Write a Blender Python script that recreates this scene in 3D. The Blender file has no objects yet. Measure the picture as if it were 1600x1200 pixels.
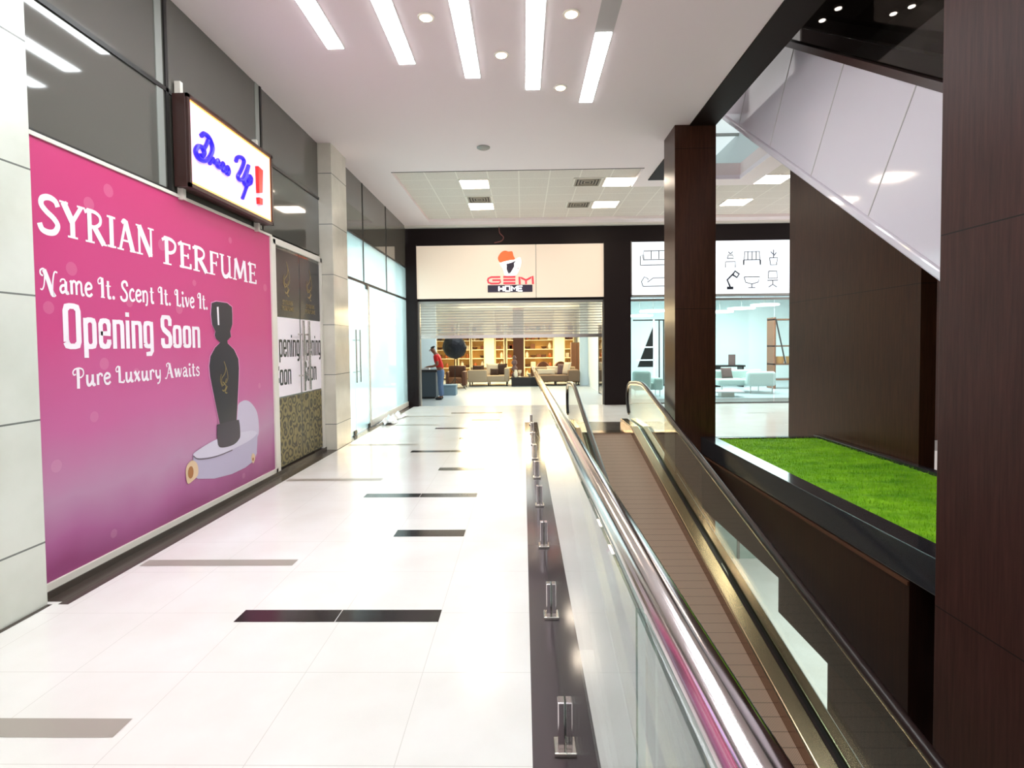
import bpy, bmesh, math, random
from mathutils import Vector, Matrix
random.seed(7)
S = bpy.context.scene
COL = S.collection
PI = math.pi

# ------------------------------------------------------------------ camera, sky, exposure
def make_camera():
    f, cy0, H = 860.0, 567.25, 1.69
    yaw, pitch, roll = -.0203, .0339, -.0109
    Rz = Matrix(((math.cos(yaw), -math.sin(yaw), 0), (math.sin(yaw), math.cos(yaw), 0), (0, 0, 1)))
    B = Matrix(((1, 0, 0), (0, 0, -1), (0, 1, 0)))
    Rx = Matrix(((1, 0, 0), (0, math.cos(pitch), -math.sin(pitch)), (0, math.sin(pitch), math.cos(pitch))))
    Rr = Matrix(((math.cos(roll), -math.sin(roll), 0), (math.sin(roll), math.cos(roll), 0), (0, 0, 1)))
    W2C = Rr @ Rx @ B @ Rz
    C2W = W2C.transposed() @ Matrix(((1, 0, 0), (0, -1, 0), (0, 0, -1)))
    cam = bpy.data.cameras.new('camera')
    ob = bpy.data.objects.new('camera', cam); COL.objects.link(ob)
    ob.matrix_world = Matrix.Translation((0, 0, H)) @ C2W.to_4x4()
    cam.sensor_fit = 'HORIZONTAL'; cam.sensor_width = 36.0
    cam.lens = f / 1600 * 36.0
    cam.shift_y = -(600 - cy0) / 1600
    cam.clip_start = 0.03; cam.clip_end = 200
    S.camera = ob
make_camera()
w = bpy.data.worlds.new('world'); S.world = w; w.use_nodes = True
w.node_tree.nodes['Background'].inputs[0].default_value = (1.0, .965, .95, 1)
w.node_tree.nodes['Background'].inputs[1].default_value = .85
S.view_settings.view_transform = 'Standard'; S.view_settings.look = 'None'
S.view_settings.gamma = 1; S.view_settings.use_curve_mapping = False
S.view_settings.exposure = 0.8

def area_light(name, loc, sx, sy, power, col, rot=(0, 0, 0), spread=None):
    l = bpy.data.lights.new(name, 'AREA'); l.shape = 'RECTANGLE'; l.size = sx; l.size_y = sy
    l.energy = power; l.color = col
    if spread: l.spread = spread
    o = bpy.data.objects.new(name, l); COL.objects.link(o); o.location = loc; o.rotation_euler = rot
    return o
# area lights added to light the shops and the lower level, without fittings
area_light('store_light', (-.3, 18.2, 3.22), 5, 3.2, 120, (.86, .96, 1))
area_light('store_light', (-.3, 24.3, 3.22), 5, 2.5, 620, (1, .78, .45), (math.radians(-28), 0, 0))
area_light('store_light', (7, 19.5, 3.4), 6, 5, 400, (.93, 1, 1))
area_light('store_light', (-5.2, 12.3, 3.75), 2.5, 4.5, 260, (.97, 1, 1))
area_light('lower_fill', (5.2, 9, -1.2), 4, 8, 110, (.92, 1, .96))

# ------------------------------------------------------------------ materials
def lin(c):
    c = c / 255.0
    return c / 12.92 if c <= .04045 else ((c + .055) / 1.055) ** 2.4
def rgb(*c): return (lin(c[0]), lin(c[1]), lin(c[2]), 1)
def pm(name, c, rough=.5, metal=0, em=0, coat=0, spec=.5, ior=None):
    m = bpy.data.materials.new(name); m.use_nodes = True
    b = m.node_tree.nodes['Principled BSDF']
    b.inputs['Base Color'].default_value = rgb(*c)
    b.inputs['Roughness'].default_value = rough; b.inputs['Metallic'].default_value = metal
    b.inputs['Specular IOR Level'].default_value = spec
    b.inputs['Coat Weight'].default_value = coat; b.inputs['Coat Roughness'].default_value = .06
    if ior: b.inputs['IOR'].default_value = ior
    if em:
        b.inputs['Emission Color'].default_value = rgb(*c); b.inputs['Emission Strength'].default_value = em
    return m
def nd(m, t, **k):
    n = m.node_tree.nodes.new(t)
    for a, v in k.items(): setattr(n, a, v)
    return n
def lk(m, a, b): m.node_tree.links.new(a, b)
def bsdf(m): return m.node_tree.nodes['Principled BSDF']
def ramp(m, stops):
    r = nd(m, 'ShaderNodeValToRGB'); e = r.color_ramp.elements
    while len(e) < len(stops): e.new(.5)
    for el, (p, c) in zip(e, stops): el.position = p; el.color = rgb(*c)
    return r
def math_n(m, op, a, b=None):
    n = nd(m, 'ShaderNodeMath', operation=op)
    for i, v in enumerate((a, b)):
        if v is None: continue
        if isinstance(v, (int, float)): n.inputs[i].default_value = v
        else: lk(m, v, n.inputs[i])
    return n.outputs[0]
def glass(name, tint=(235, 245, 242), f0=.04, rough=0, body=0, bodycol=(200, 220, 220)):
    """thin sheet: clear, or with a translucent film (body), and a grazing reflection"""
    m = bpy.data.materials.new(name); m.use_nodes = True; nt = m.node_tree
    nt.nodes.remove(bsdf(m)); out = nt.nodes['Material Output']
    t = nd(m, 'ShaderNodeBsdfTransparent'); t.inputs[0].default_value = rgb(*tint)
    base = t.outputs[0]
    if body:
        d = nd(m, 'ShaderNodeBsdfTranslucent'); d.inputs[0].default_value = rgb(*bodycol)
        d2 = nd(m, 'ShaderNodeBsdfDiffuse'); d2.inputs[0].default_value = rgb(*bodycol)
        mm = nd(m, 'ShaderNodeMixShader'); mm.inputs[0].default_value = .5
        lk(m, d.outputs[0], mm.inputs[1]); lk(m, d2.outputs[0], mm.inputs[2])
        mx = nd(m, 'ShaderNodeMixShader'); mx.inputs[0].default_value = body
        lk(m, base, mx.inputs[1]); lk(m, mm.outputs[0], mx.inputs[2]); base = mx.outputs[0]
    g = nd(m, 'ShaderNodeBsdfGlossy'); g.inputs['Roughness'].default_value = rough
    geo = nd(m, 'ShaderNodeNewGeometry')
    dot = nd(m, 'ShaderNodeVectorMath', operation='DOT_PRODUCT')
    lk(m, geo.outputs['Incoming'], dot.inputs[0]); lk(m, geo.outputs['Normal'], dot.inputs[1])
    c = math_n(m, 'ABSOLUTE', dot.outputs['Value'])
    p = math_n(m, 'POWER', math_n(m, 'SUBTRACT', 1.0, c), 5.0)
    fr = math_n(m, 'ADD', math_n(m, 'MULTIPLY', p, 1 - f0), f0)
    mx = nd(m, 'ShaderNodeMixShader'); lk(m, fr, mx.inputs[0])
    lk(m, base, mx.inputs[1]); lk(m, g.outputs[0], mx.inputs[2]); lk(m, mx.outputs[0], out.inputs[0])
    return m
def line_mask(m, sock, period, offset, half):
    """1 on thin lines every period along a coordinate"""
    a = math_n(m, 'MODULO', math_n(m, 'ADD', sock, 100 * period - offset + period / 2), period)
    d = math_n(m, 'ABSOLUTE', math_n(m, 'SUBTRACT', a, period / 2))
    return math_n(m, 'LESS_THAN', d, half)
def xyz(m):
    tc = nd(m, 'ShaderNodeNewGeometry'); s = nd(m, 'ShaderNodeSeparateXYZ'); lk(m, tc.outputs['Position'], s.inputs[0])
    return s.outputs
def mixcol(m, fac, a, b):
    n = nd(m, 'ShaderNodeMix', data_type='RGBA')
    for i, v in ((0, fac), (6, a), (7, b)):
        if isinstance(v, (int, float)): n.inputs[i].default_value = v
        elif isinstance(v, tuple): n.inputs[i].default_value = v
        else: lk(m, v, n.inputs[i])
    return n.outputs[2]

def tile_floor():
    m = pm('polished_tile', (246, 243, 239), .16, spec=.6)
    p = xyz(m)
    n = nd(m, 'ShaderNodeTexNoise'); n.inputs['Scale'].default_value = 1.7; n.inputs['Detail'].default_value = 6
    geo = nd(m, 'ShaderNodeNewGeometry'); lk(m, geo.outputs['Position'], n.inputs['Vector'])
    r = ramp(m, [(.3, (240, 236, 231)), (.7, (249, 247, 244))]); lk(m, n.outputs[0], r.inputs[0])
    j = math_n(m, 'MAXIMUM', line_mask(m, p[0], .61, -.535, .0016), line_mask(m, p[1], .632, 2.78, .0016))
    lk(m, mixcol(m, j, r.outputs[0], rgb(222, 217, 211)), bsdf(m).inputs['Base Color'])
    return m
def wood(name, dark, light, rough=.28, zs=(2.33, 2.335), coat=.35, ys=None, xs=None, spec=.5):
    m = pm(name, dark, rough, coat=coat, spec=spec)
    geo = nd(m, 'ShaderNodeNewGeometry'); mp = nd(m, 'ShaderNodeMapping'); mp.inputs['Scale'].default_value = (14, 14, .8)
    lk(m, geo.outputs['Position'], mp.inputs[0])
    n = nd(m, 'ShaderNodeTexNoise'); n.inputs['Scale'].default_value = 3; n.inputs['Detail'].default_value = 8; n.inputs['Roughness'].default_value = .65
    lk(m, mp.outputs[0], n.inputs['Vector'])
    r = ramp(m, [(.3, dark), (.72, light)]); lk(m, n.outputs[0], r.inputs[0])
    p = xyz(m); col = r.outputs[0]
    j = line_mask(m, p[2], zs[0], zs[1], .004)
    if ys: j = math_n(m, 'MAXIMUM', j, line_mask(m, p[1], ys[0], ys[1], .004))
    if xs: j = math_n(m, 'MAXIMUM', j, line_mask(m, p[0], xs[0], xs[1], .004))
    lk(m, mixcol(m, j, col, rgb(14, 8, 7)), bsdf(m).inputs['Base Color'])
    return m
def marble(name, a, b, zper=.81, zoff=.42):
    m = pm(name, a, .14, spec=.6)
    n = nd(m, 'ShaderNodeTexNoise'); n.inputs['Scale'].default_value = 2.2; n.inputs['Detail'].default_value = 9
    geo = nd(m, 'ShaderNodeNewGeometry'); lk(m, geo.outputs['Position'], n.inputs['Vector'])
    r = ramp(m, [(.35, b), (.65, a)]); lk(m, n.outputs[0], r.inputs[0])
    p = xyz(m)
    lk(m, mixcol(m, line_mask(m, p[2], zper, zoff, .006), r.outputs[0], rgb(120, 122, 116)), bsdf(m).inputs['Base Color'])
    return m
def poster_print():
    m = pm('pink_print', (205, 70, 140), .4, spec=.4)
    p = xyz(m)
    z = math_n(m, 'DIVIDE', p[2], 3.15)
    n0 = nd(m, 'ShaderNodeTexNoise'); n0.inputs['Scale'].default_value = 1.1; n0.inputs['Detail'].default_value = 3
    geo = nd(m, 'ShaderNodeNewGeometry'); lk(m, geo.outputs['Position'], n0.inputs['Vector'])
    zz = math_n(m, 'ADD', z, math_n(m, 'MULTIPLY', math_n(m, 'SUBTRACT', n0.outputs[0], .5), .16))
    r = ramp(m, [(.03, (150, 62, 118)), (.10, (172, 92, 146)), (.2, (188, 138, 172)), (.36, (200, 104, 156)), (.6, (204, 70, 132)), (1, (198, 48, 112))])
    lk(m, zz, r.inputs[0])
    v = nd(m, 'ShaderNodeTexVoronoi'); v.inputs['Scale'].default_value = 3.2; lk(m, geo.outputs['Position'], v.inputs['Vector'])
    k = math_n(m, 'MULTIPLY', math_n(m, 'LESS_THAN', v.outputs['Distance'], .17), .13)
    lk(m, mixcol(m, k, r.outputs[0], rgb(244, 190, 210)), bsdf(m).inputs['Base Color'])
    return m
def lattice_gold():
    m = pm('gold_lattice', (120, 105, 62), .5)
    geo = nd(m, 'ShaderNodeNewGeometry')
    v = nd(m, 'ShaderNodeTexVoronoi'); v.inputs['Scale'].default_value = 6.5; v.inputs['Randomness'].default_value = .5
    lk(m, geo.outputs['Position'], v.inputs['Vector'])
    a = math_n(m, 'ABSOLUTE', math_n(m, 'SUBTRACT', math_n(m, 'MODULO', math_n(m, 'MULTIPLY', v.outputs['Distance'], 3.4), 1.0), .5))
    r = ramp(m, [(.1, (52, 45, 28)), (.34, (132, 118, 76))]); lk(m, a, r.inputs[0])
    lk(m, r.outputs[0], bsdf(m).inputs['Base Color']); return m
def ceil_tile():
    m = pm('ceiling_tile', (214, 204, 194), .8)
    p = xyz(m)
    n = nd(m, 'ShaderNodeTexNoise'); n.inputs['Scale'].default_value = 60
    geo = nd(m, 'ShaderNodeNewGeometry'); lk(m, geo.outputs['Position'], n.inputs['Vector'])
    r = ramp(m, [(.35, (212, 201, 191)), (.65, (224, 214, 204))]); lk(m, n.outputs[0], r.inputs[0])
    j = math_n(m, 'MAXIMUM', line_mask(m, p[0], .61, -1.27, .011), line_mask(m, p[1], .61, 11.2, .011))
    lk(m, mixcol(m, j, r.outputs[0], rgb(236, 228, 218)), bsdf(m).inputs['Base Color']); return m
def grass_mat():
    m = pm('turf', (110, 170, 30), .8)
    geo = nd(m, 'ShaderNodeNewGeometry')
    mp = nd(m, 'ShaderNodeMapping'); mp.inputs['Scale'].default_value = (1.2, 3, 1); lk(m, geo.outputs['Position'], mp.inputs[0])
    n = nd(m, 'ShaderNodeTexNoise'); n.inputs['Scale'].default_value = 2.2; n.inputs['Detail'].default_value = 5; lk(m, mp.outputs[0], n.inputs['Vector'])
    r = ramp(m, [(.3, (104, 170, 6)), (.7, (158, 218, 22))]); lk(m, n.outputs[0], r.inputs[0])
    lk(m, r.outputs[0], bsdf(m).inputs['Base Color']); return m
def belt_mat():
    m = pm('belt_pallet', (96, 80, 68), .5, .15)
    p = xyz(m)
    f = line_mask(m, p[0], .012, 0, .003)
    g = line_mask(m, p[1], .13, 0, .004)
    c = mixcol(m, f, rgb(182, 154, 134), rgb(128, 106, 90)); c = mixcol(m, g, c, rgb(116, 96, 82))
    lk(m, c, bsdf(m).inputs['Base Color']); return m

M = dict(
    tile=tile_floor(), strip=pm('dark_granite', (84, 74, 77), .1, spec=.7), bar=pm('dark_inlay', (38, 30, 33), .16, spec=.6),
    greybar=pm('grey_inlay', (172, 164, 154), .3), edge=pm('dark_border', (72, 62, 56), .25),
    ceil=pm('painted_ceiling', (243, 229, 229), .75), ceiltile=ceil_tile(), dark=pm('dark_recess', (70, 62, 58), .6),
    marble=marble('white_marble', (226, 228, 218), (214, 216, 204)), marble2=marble('beige_marble', (222, 216, 202), (206, 200, 186)),
    wood=wood('dark_wood', (46, 22, 14), (72, 40, 26), .42, coat=0, spec=.22), woodc=wood('column_wood', (46, 23, 19), (70, 40, 36), .48, coat=.0, spec=.22, ys=(1.2, 2.6)),
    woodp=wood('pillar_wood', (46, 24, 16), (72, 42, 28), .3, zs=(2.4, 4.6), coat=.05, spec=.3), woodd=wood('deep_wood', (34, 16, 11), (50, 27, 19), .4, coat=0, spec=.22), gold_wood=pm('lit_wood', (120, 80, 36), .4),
    beam=pm('dark_beam', (34, 22, 18), .6, spec=.15), black=pm('matt_black', (22, 18, 18), .35), fascia=pm('fascia_black', (24, 15, 16), .5, spec=.18),
    blackglass=pm('shopfront_glass', (92, 90, 84), .05, spec=.75, ior=1.6), alu=pm('aluminium', (150, 148, 144), .35, .7),
    mull=pm('dark_mullion', (46, 44, 42), .4, .3), reflection_strip=pm('pale_reflection', (150, 152, 146), .3),
    steel=pm('brushed_steel', (196, 190, 184), .2, 1), chrome=pm('polished_steel', (214, 206, 208), .13, 1),
    clear=glass('clear_glass'), guard=glass('guard_glass', (228, 240, 238), .1), tint=glass('tinted_glass', (205, 200, 196), .06),
    film=glass('frosted_glass', (236, 248, 248), .05, .02, .42, (230, 244, 244)),
    slat=glass('shutter_slat', (250, 248, 244), .06, .05, .3, (225, 222, 216)),
    pink=poster_print(), white=pm('white_print', (250, 240, 248), .4), offwhite=pm('white_panel', (238, 230, 220), .35),
    frame=pm('white_frame', (228, 222, 212), .35), blackprint=pm('black_print', (30, 27, 34), .25), bottle=pm('bottle_print', (40, 32, 46), .3),
    capprint=pm('bottle_cap_print', (58, 44, 62), .3), gold=pm('gold_print', (150, 128, 82), .4, .3), lattice=lattice_gold(),
    plinth=pm('plinth_print', (214, 206, 224), .4), plinthside=pm('plinth_side_print', (188, 178, 204), .4), disc=pm('disc_print', (204, 192, 214), .4), halo=pm('halo_print', (226, 150, 196), .4),
    shell=pm('shell_print', (226, 196, 160), .5), shelld=pm('shell_core_print', (170, 110, 60), .5), rim=pm('rim_print', (110, 96, 110), .4),
    signface=pm('lit_sign_face', (255, 222, 250), .4, em=.28), signedge=pm('lit_sign_edge', (255, 176, 96), .4, em=.9),
    signframe=pm('sign_frame', (58, 32, 28), .35), blue=pm('blue_letter', (48, 30, 215), .3, em=.3), red=pm('red_letter', (222, 24, 14), .3, em=.3),
    lamp=pm('lamp_diffuser', (244, 252, 255), .4, em=13), troffer=pm('troffer_diffuser', (255, 236, 214), .4, em=15), spot=pm('spot_diffuser', (255, 226, 190), .4, em=14),
    disc_lamp=pm('pendant_diffuser', (250, 252, 255), .4, em=3.5), housing=pm('lamp_housing', (190, 184, 182), .6),
    vent=pm('vent_metal', (168, 158, 142), .5), grass=grass_mat(), soil=pm('turf_backing', (84, 130, 14), .9), granite=pm('curb_granite', (44, 44, 48), .12, spec=.7),
    belt=belt_mat(), rubber=pm('handrail_rubber', (44, 32, 30), .3, spec=.35), skirt=pm('bronze_steel', (150, 122, 100), .22, 1), deck=pm('deck_steel', (206, 184, 150), .2, 1),
    cladw=pm('white_cladding', (222, 214, 222), .07, spec=.6), cladding=pm('truss_cladding', (214, 210, 204), .25),
    mint=pm('mint_fabric', (192, 206, 202), .8), beige=pm('beige_fabric', (176, 156, 130), .85), taupe=pm('taupe_fabric', (120, 96, 76), .85), brown=pm('brown_leather', (86, 48, 28), .55),
    cushion=pm('dark_cushion', (72, 52, 42), .9), cream=pm('cream_cushion', (224, 206, 178), .9), mauve=pm('mauve_cushion', (112, 88, 86), .9),
    shelfw=pm('shelf_laminate', (250, 232, 190), .5), shelfback=pm('shelf_back', (226, 180, 104), .6), storewall=pm('store_wall', (222, 234, 236), .6), cyanwall=pm('pale_cyan_wall', (234, 240, 240), .6), warmwall=pm('store_warm_wall', (250, 236, 206), .6),
    storefloor=pm('store_floor', (176, 186, 190), .35), darkfloor=pm('threshold_floor', (92, 80, 78), .35), walnut=pm('walnut', (120, 74, 42), .45), orange=pm('amber_panel', (224, 160, 84), .6),
    skin=pm('skin', (128, 84, 62), .6), shirt=pm('red_cotton', (206, 28, 24), .8), denim=pm('blue_denim', (92, 116, 150), .85), hair=pm('black_hair', (20, 17, 18), .7), shoe=pm('dark_shoe', (32, 32, 38), .6),
    counter=pm('slate_laminate', (70, 82, 92), .45), countertop=pm('dark_stone', (52, 52, 54), .3), box=pm('grey_box', (122, 146, 158), .6), softbox=pm('black_nylon', (16, 17, 26), .45, spec=.35),
    screen=pm('lit_fascia', (238, 246, 255), .4, em=.42), cream_sign=pm('cream_fascia', (240, 222, 204), .3, em=.12), ink=pm('drawn_line', (40, 50, 66), .6),
    hat=pm('orange_vinyl', (238, 98, 46), .4, em=.35), redv=pm('red_vinyl', (222, 62, 74), .4, em=.35), navy=pm('navy_vinyl', (44, 30, 58), .4), whitev=pm('lit_white_vinyl', (255, 252, 255), .4, em=.7), lilac=pm('grey_vinyl', (140, 128, 146), .4),
    cable=pm('red_cable', (120, 60, 56), .5), plastic=pm('white_plastic', (244, 244, 246), .35), upper_glow=pm('upper_ceiling_glow', (222, 234, 236), .3, em=.4), upper=pm('upper_hall', (48, 38, 34), .6), amber=pm('amber_glass', (176, 96, 40), .3), terra=pm('terracotta', (130, 66, 36), .6), ivory=pm('ivory_ceramic', (236, 222, 196), .4), greenery=pm('plant_green', (60, 110, 80), .7),
)

# ------------------------------------------------------------------ mesh helpers
ORG = {}
def crom(pts, n=6, closed=False):
    P = [Vector(p) for p in pts]
    if len(P) < 3: return P
    out = []; N = len(P); rng = N if closed else N - 1
    for i in range(rng):
        if closed: a, b, c, d = P[(i - 1) % N], P[i], P[(i + 1) % N], P[(i + 2) % N]
        else: a, b, c, d = P[max(i - 1, 0)], P[i], P[i + 1], P[min(i + 2, N - 1)]
        for k in range(n):
            t = k / n
            out.append(.5 * ((2 * b) + (c - a) * t + (2 * a - 5 * b + 4 * c - d) * t * t + (3 * b - a - 3 * c + d) * t ** 3))
    if not closed: out.append(P[-1])
    return out
class MB:
    def __init__(s): s.v = []; s.f = []; s.m = []
    def add(s, vs, fs, mi=0):
        o = len(s.v); s.v += [tuple(v) for v in vs]; s.f += [[i + o for i in f] for f in fs]; s.m += [mi] * len(fs); return s
    def box(s, x0, x1, y0, y1, z0, z1, mi=0):
        vs = [(x, y, z) for z in (z0, z1) for y in (y0, y1) for x in (x0, x1)]
        return s.add(vs, [(0, 2, 3, 1), (4, 5, 7, 6), (0, 1, 5, 4), (2, 6, 7, 3), (0, 4, 6, 2), (1, 3, 7, 5)], mi)
    def prism(s, poly, d, mi=0):
        """poly: 3D points of a planar outline, extruded by vector d"""
        P = [Vector(p) for p in poly]; n = len(P); d = Vector(d)
        nrm = Vector((0, 0, 0))
        for i in range(n): nrm += P[i].cross(P[(i + 1) % n])
        if nrm.dot(d) > 0: P = P[::-1]
        return s.add(P + [p + d for p in P], [list(range(n))] + [[n + i for i in range(n)][::-1]] + [[i, i + n, (i + 1) % n + n, (i + 1) % n] for i in range(n)], mi)
    def tube(s, pts, r, n=10, mi=0, caps=True):
        P = [Vector(p) for p in pts]; R = r if isinstance(r, (list, tuple)) else [r] * len(P)
        vs = []; fs = []; up = None
        for i, p in enumerate(P):
            t = (P[min(i + 1, len(P) - 1)] - P[max(i - 1, 0)]).normalized()
            if up is None: up = t.orthogonal().normalized()
            a = (up - t * up.dot(t)); a = a.normalized() if a.length > 1e-6 else t.orthogonal().normalized()
            up = a; b = t.cross(a)
            for k in range(n):
                q = 2 * PI * k / n; vs.append(p + (a * math.cos(q) + b * math.sin(q)) * R[i])
        for i in range(len(P) - 1):
            for k in range(n): fs.append((i * n + k, i * n + (k + 1) % n, (i + 1) * n + (k + 1) % n, (i + 1) * n + k))
        if caps: fs.append(list(range(n))[::-1]); fs.append([(len(P) - 1) * n + k for k in range(n)])
        return s.add(vs, fs, mi)
    def cyl(s, x, y, z0, z1, r, r1=None, n=20, mi=0): return s.tube([(x, y, z0), (x, y, z1)], [r, r if r1 is None else r1], n, mi)
    def lathe(s, cx, cy, prof, n=20, mi=0, squash=1):
        vs = []; fs = []
        for r, z in prof:
            for k in range(n): vs.append((cx + r * math.cos(2 * PI * k / n), cy + r * squash * math.sin(2 * PI * k / n), z))
        for i in range(len(prof) - 1):
            for k in range(n): fs.append((i * n + k, i * n + (k + 1) % n, (i + 1) * n + (k + 1) % n, (i + 1) * n + k))
        fs.append(list(range(n))[::-1]); fs.append([(len(prof) - 1) * n + k for k in range(n)])
        return s.add(vs, fs, mi)
    def ribbon(s, pts, wd, F, mi=0):
        """flat stroke: 2D points, width (or widths), F maps (u,v) to 3D"""
        P = [Vector((p[0], p[1])) for p in pts]; n = len(P); W = wd if isinstance(wd, list) else [wd] * n
        vs = []; s.lay = getattr(s, 'lay', 0) + 1; off = Vector(F.n) * (.00012 * (s.lay % 11)) if hasattr(F, 'n') else Vector((0, 0, 0))
        for i, p in enumerate(P):
            t = P[min(i + 1, n - 1)] - P[max(i - 1, 0)]
            t = t.normalized() if t.length > 1e-9 else Vector((1, 0)); q = Vector((-t.y, t.x)) * W[i] / 2
            vs += [Vector(F(p - q)) + off, Vector(F(p + q)) + off]
        return s.add(vs, [(2 * i, 2 * i + 2, 2 * i + 3, 2 * i + 1) for i in range(n - 1)], mi)
    def dot(s, c, r, F, mi=0, n=14, ry=None):
        return s.add([F(Vector((c[0] + r * math.cos(2 * PI * k / n), c[1] + (ry or r) * math.sin(2 * PI * k / n)))) for k in range(n)], [list(range(n))], mi)
    def poly(s, pts, F, mi=0): return s.add([F(Vector(p)) for p in pts], [list(range(len(pts)))], mi)
    def build(s, name, mats, parent=None, loc=None, smooth=False, bevel=0, seg=2, kind=None):
        o0 = Vector(ORG[parent.name]) if parent is not None else Vector(loc or (0, 0, 0))
        me = bpy.data.meshes.new(name); me.from_pydata([Vector(v) - o0 for v in s.v], [], s.f); me.update()
        for m in (mats if isinstance(mats, (list, tuple)) else [mats]): me.materials.append(m if not isinstance(m, str) else M[m])
        me.polygons.foreach_set('material_index', s.m)
        if smooth: me.polygons.foreach_set('use_smooth', [True] * len(me.polygons))
        o = bpy.data.objects.new(name, me); COL.objects.link(o); ORG[o.name] = tuple(o0)
        if parent is not None: o.parent = parent
        else: o.location = o0
        if bevel:
            b = o.modifiers.new('bevel', 'BEVEL'); b.width = bevel; b.segments = seg; b.limit_method = 'ANGLE'
        if smooth:
            bm = bmesh.new(); bm.from_mesh(me)
            for e in bm.edges:
                if len(e.link_faces) == 2 and e.calc_face_angle(0) > .7: e.smooth = False
            bm.to_mesh(me); bm.free()
        if kind: o['kind'] = kind
        return o
def tag(o, label, cat, group=None, kind=None):
    o['label'] = label; o['category'] = cat
    if group: o['group'] = group
    if kind: o['kind'] = kind
    return o
def empty(name, loc=(0, 0, 0), kind=None):
    o = bpy.data.objects.new(name, None); COL.objects.link(o); o.location = loc; o.empty_display_size = .1
    ORG[o.name] = tuple(loc)
    if kind: o['kind'] = kind
    return o
def thing(name, label, cat, loc, group=None): return tag(empty(name, loc), label, cat, group)
def copy_tree(o, parent=None):
    c = o.copy(); COL.objects.link(c)
    if parent is not None: c.parent = parent
    for ch in list(o.children): copy_tree(ch, c)
    return c
def B(*a): return MB().box(*a)
def struct(name, mb, mats, **k): return mb.build(name, mats, kind='structure', **k)

# ------------------------------------------------------------------ SETTING: floors
fl = MB()
fl.box(-3.4, .28, -5, 11.86, -.35, 0, 0)
fl.box(-3.4, 8.6, 11.86, 15.2, -.35, 0, 0)
fl.box(2.93, 8.6, 8.46, 11.86, -.35, 0, 0)
fl.box(.28, 2.93, 10.42, 11.86, -.35, -.002, 1)            # dark landing
fl.box(.022, .282, -5, 11.86, -.34, .0015, 2)              # granite edge strip under the guard
def flat(x0, x1, y0, y1, mi, z=.0012): fl.add([(x0, y0, z), (x1, y0, z), (x1, y1, z), (x0, y1, z)], [(0, 1, 2, 3)], mi)
for i, y in enumerate((3.375, 4.885, 6.13, 7.44, 8.69, 9.9, 11.1, 12.3, 13.6)):
    if i % 2 == 0: flat(-1.80, -1.175, y - .078, y + .075, 3); flat(-1.17, -.535, y - .078, y + .075, 3)
    else: flat(-1.165, -.54, y - .092, y + .085, 3)
for i, y in enumerate((2.36, 4.22, 5.5, 6.87, 9.3, 11.6, 13.0)):
    if i in (2,): continue
    flat(-3.0, -1.8, y - .06, y + .062, 4)
for y in (11.2, 13.1): flat(5.3, 5.9, y, y + .1, 4)
for y, x in ((12.2, 6.0), (14.2, 4.9)): flat(x, x + .7, y, y + .09, 4)
fl.box(-3.4, -3.1, 3.57, 15.1, -.34, .002, 5)
flat(-3.1, -3.03, 3.53, 15.1, 5); flat(-3.17, -3.135, -5, 3.53, 5)
struct('floor', fl, ['tile', 'edge', 'strip', 'bar', 'greybar', 'edge'])
sf = MB(); sf.box(-6.5, 2.6, 15.2, 27.2, -.35, 0, 0)
struct('floor', sf, 'storefloor')
sf = MB(); sf.box(2.6, 13, 15.2, 24.2, -.35, 0, 0); sf.box(2.9, 13, 15.45, 16.6, -.34, .004, 1)
struct('floor', sf, ['storefloor', 'darkfloor'])
sf = B(-7.5, -3.4, 9.2, 15.2, -.35, 0); struct('floor', sf, 'storefloor')
struct('floor', B(-3, 12, -6, 18, -4.4, -4.2), 'tile')      # lower level

# ------------------------------------------------------------------ ceilings
ZC = 4.95
cl = MB()
cl.box(-3.4, 2.53, -5, 10.42, ZC, ZC + .3, 0)
cl.box(-3.4, -2.45, 10.42, 15.3, ZC, ZC + .3, 0)
cl.box(-2.45, 8.6, 14.62, 15.3, ZC, ZC + .3, 0)
cl.box(2.3, 2.53, 10.42, 11.66, ZC, ZC + .3, 0)
cl.box(2.53, 4.8, 11.17, 11.66, ZC, ZC + .3, 1)             # rim of the well
cl.box(4.36, 4.8, 8.4, 11.17, ZC, ZC + .3, 1)
cl.box(-2.45, 2.3, 10.42, 10.44, ZC - .006, ZC + .1, 2)  # dark strip painted for the shadow line along the coffer's near edge
struct('ceiling', cl, ['ceil', 'ceil', 'dark'])
ct = MB(); ct.box(-2.45, 2.3, 10.42, 14.62, ZC + .07, ZC + .2); ct.box(2.3, 8.6, 11.66, 14.62, ZC + .07, ZC + .2); ct.box(4.8, 8.6, 8.4, 11.66, ZC + .07, ZC + .2)
struct('ceiling', ct, 'ceiltile')
struct('trim_1', B(-3.4, 8.6, 15.02, 15.3, ZC - .05, ZC), 'frame')
wl = MB(); wl.box(4.345, 4.36, 8.4, 11.17, ZC - .02, ZC + .06, 0); wl.box(2.93, 4.36, 11.155, 11.17, ZC - .02, ZC + .06, 0)
struct('trim_2', wl, 'white')
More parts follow.
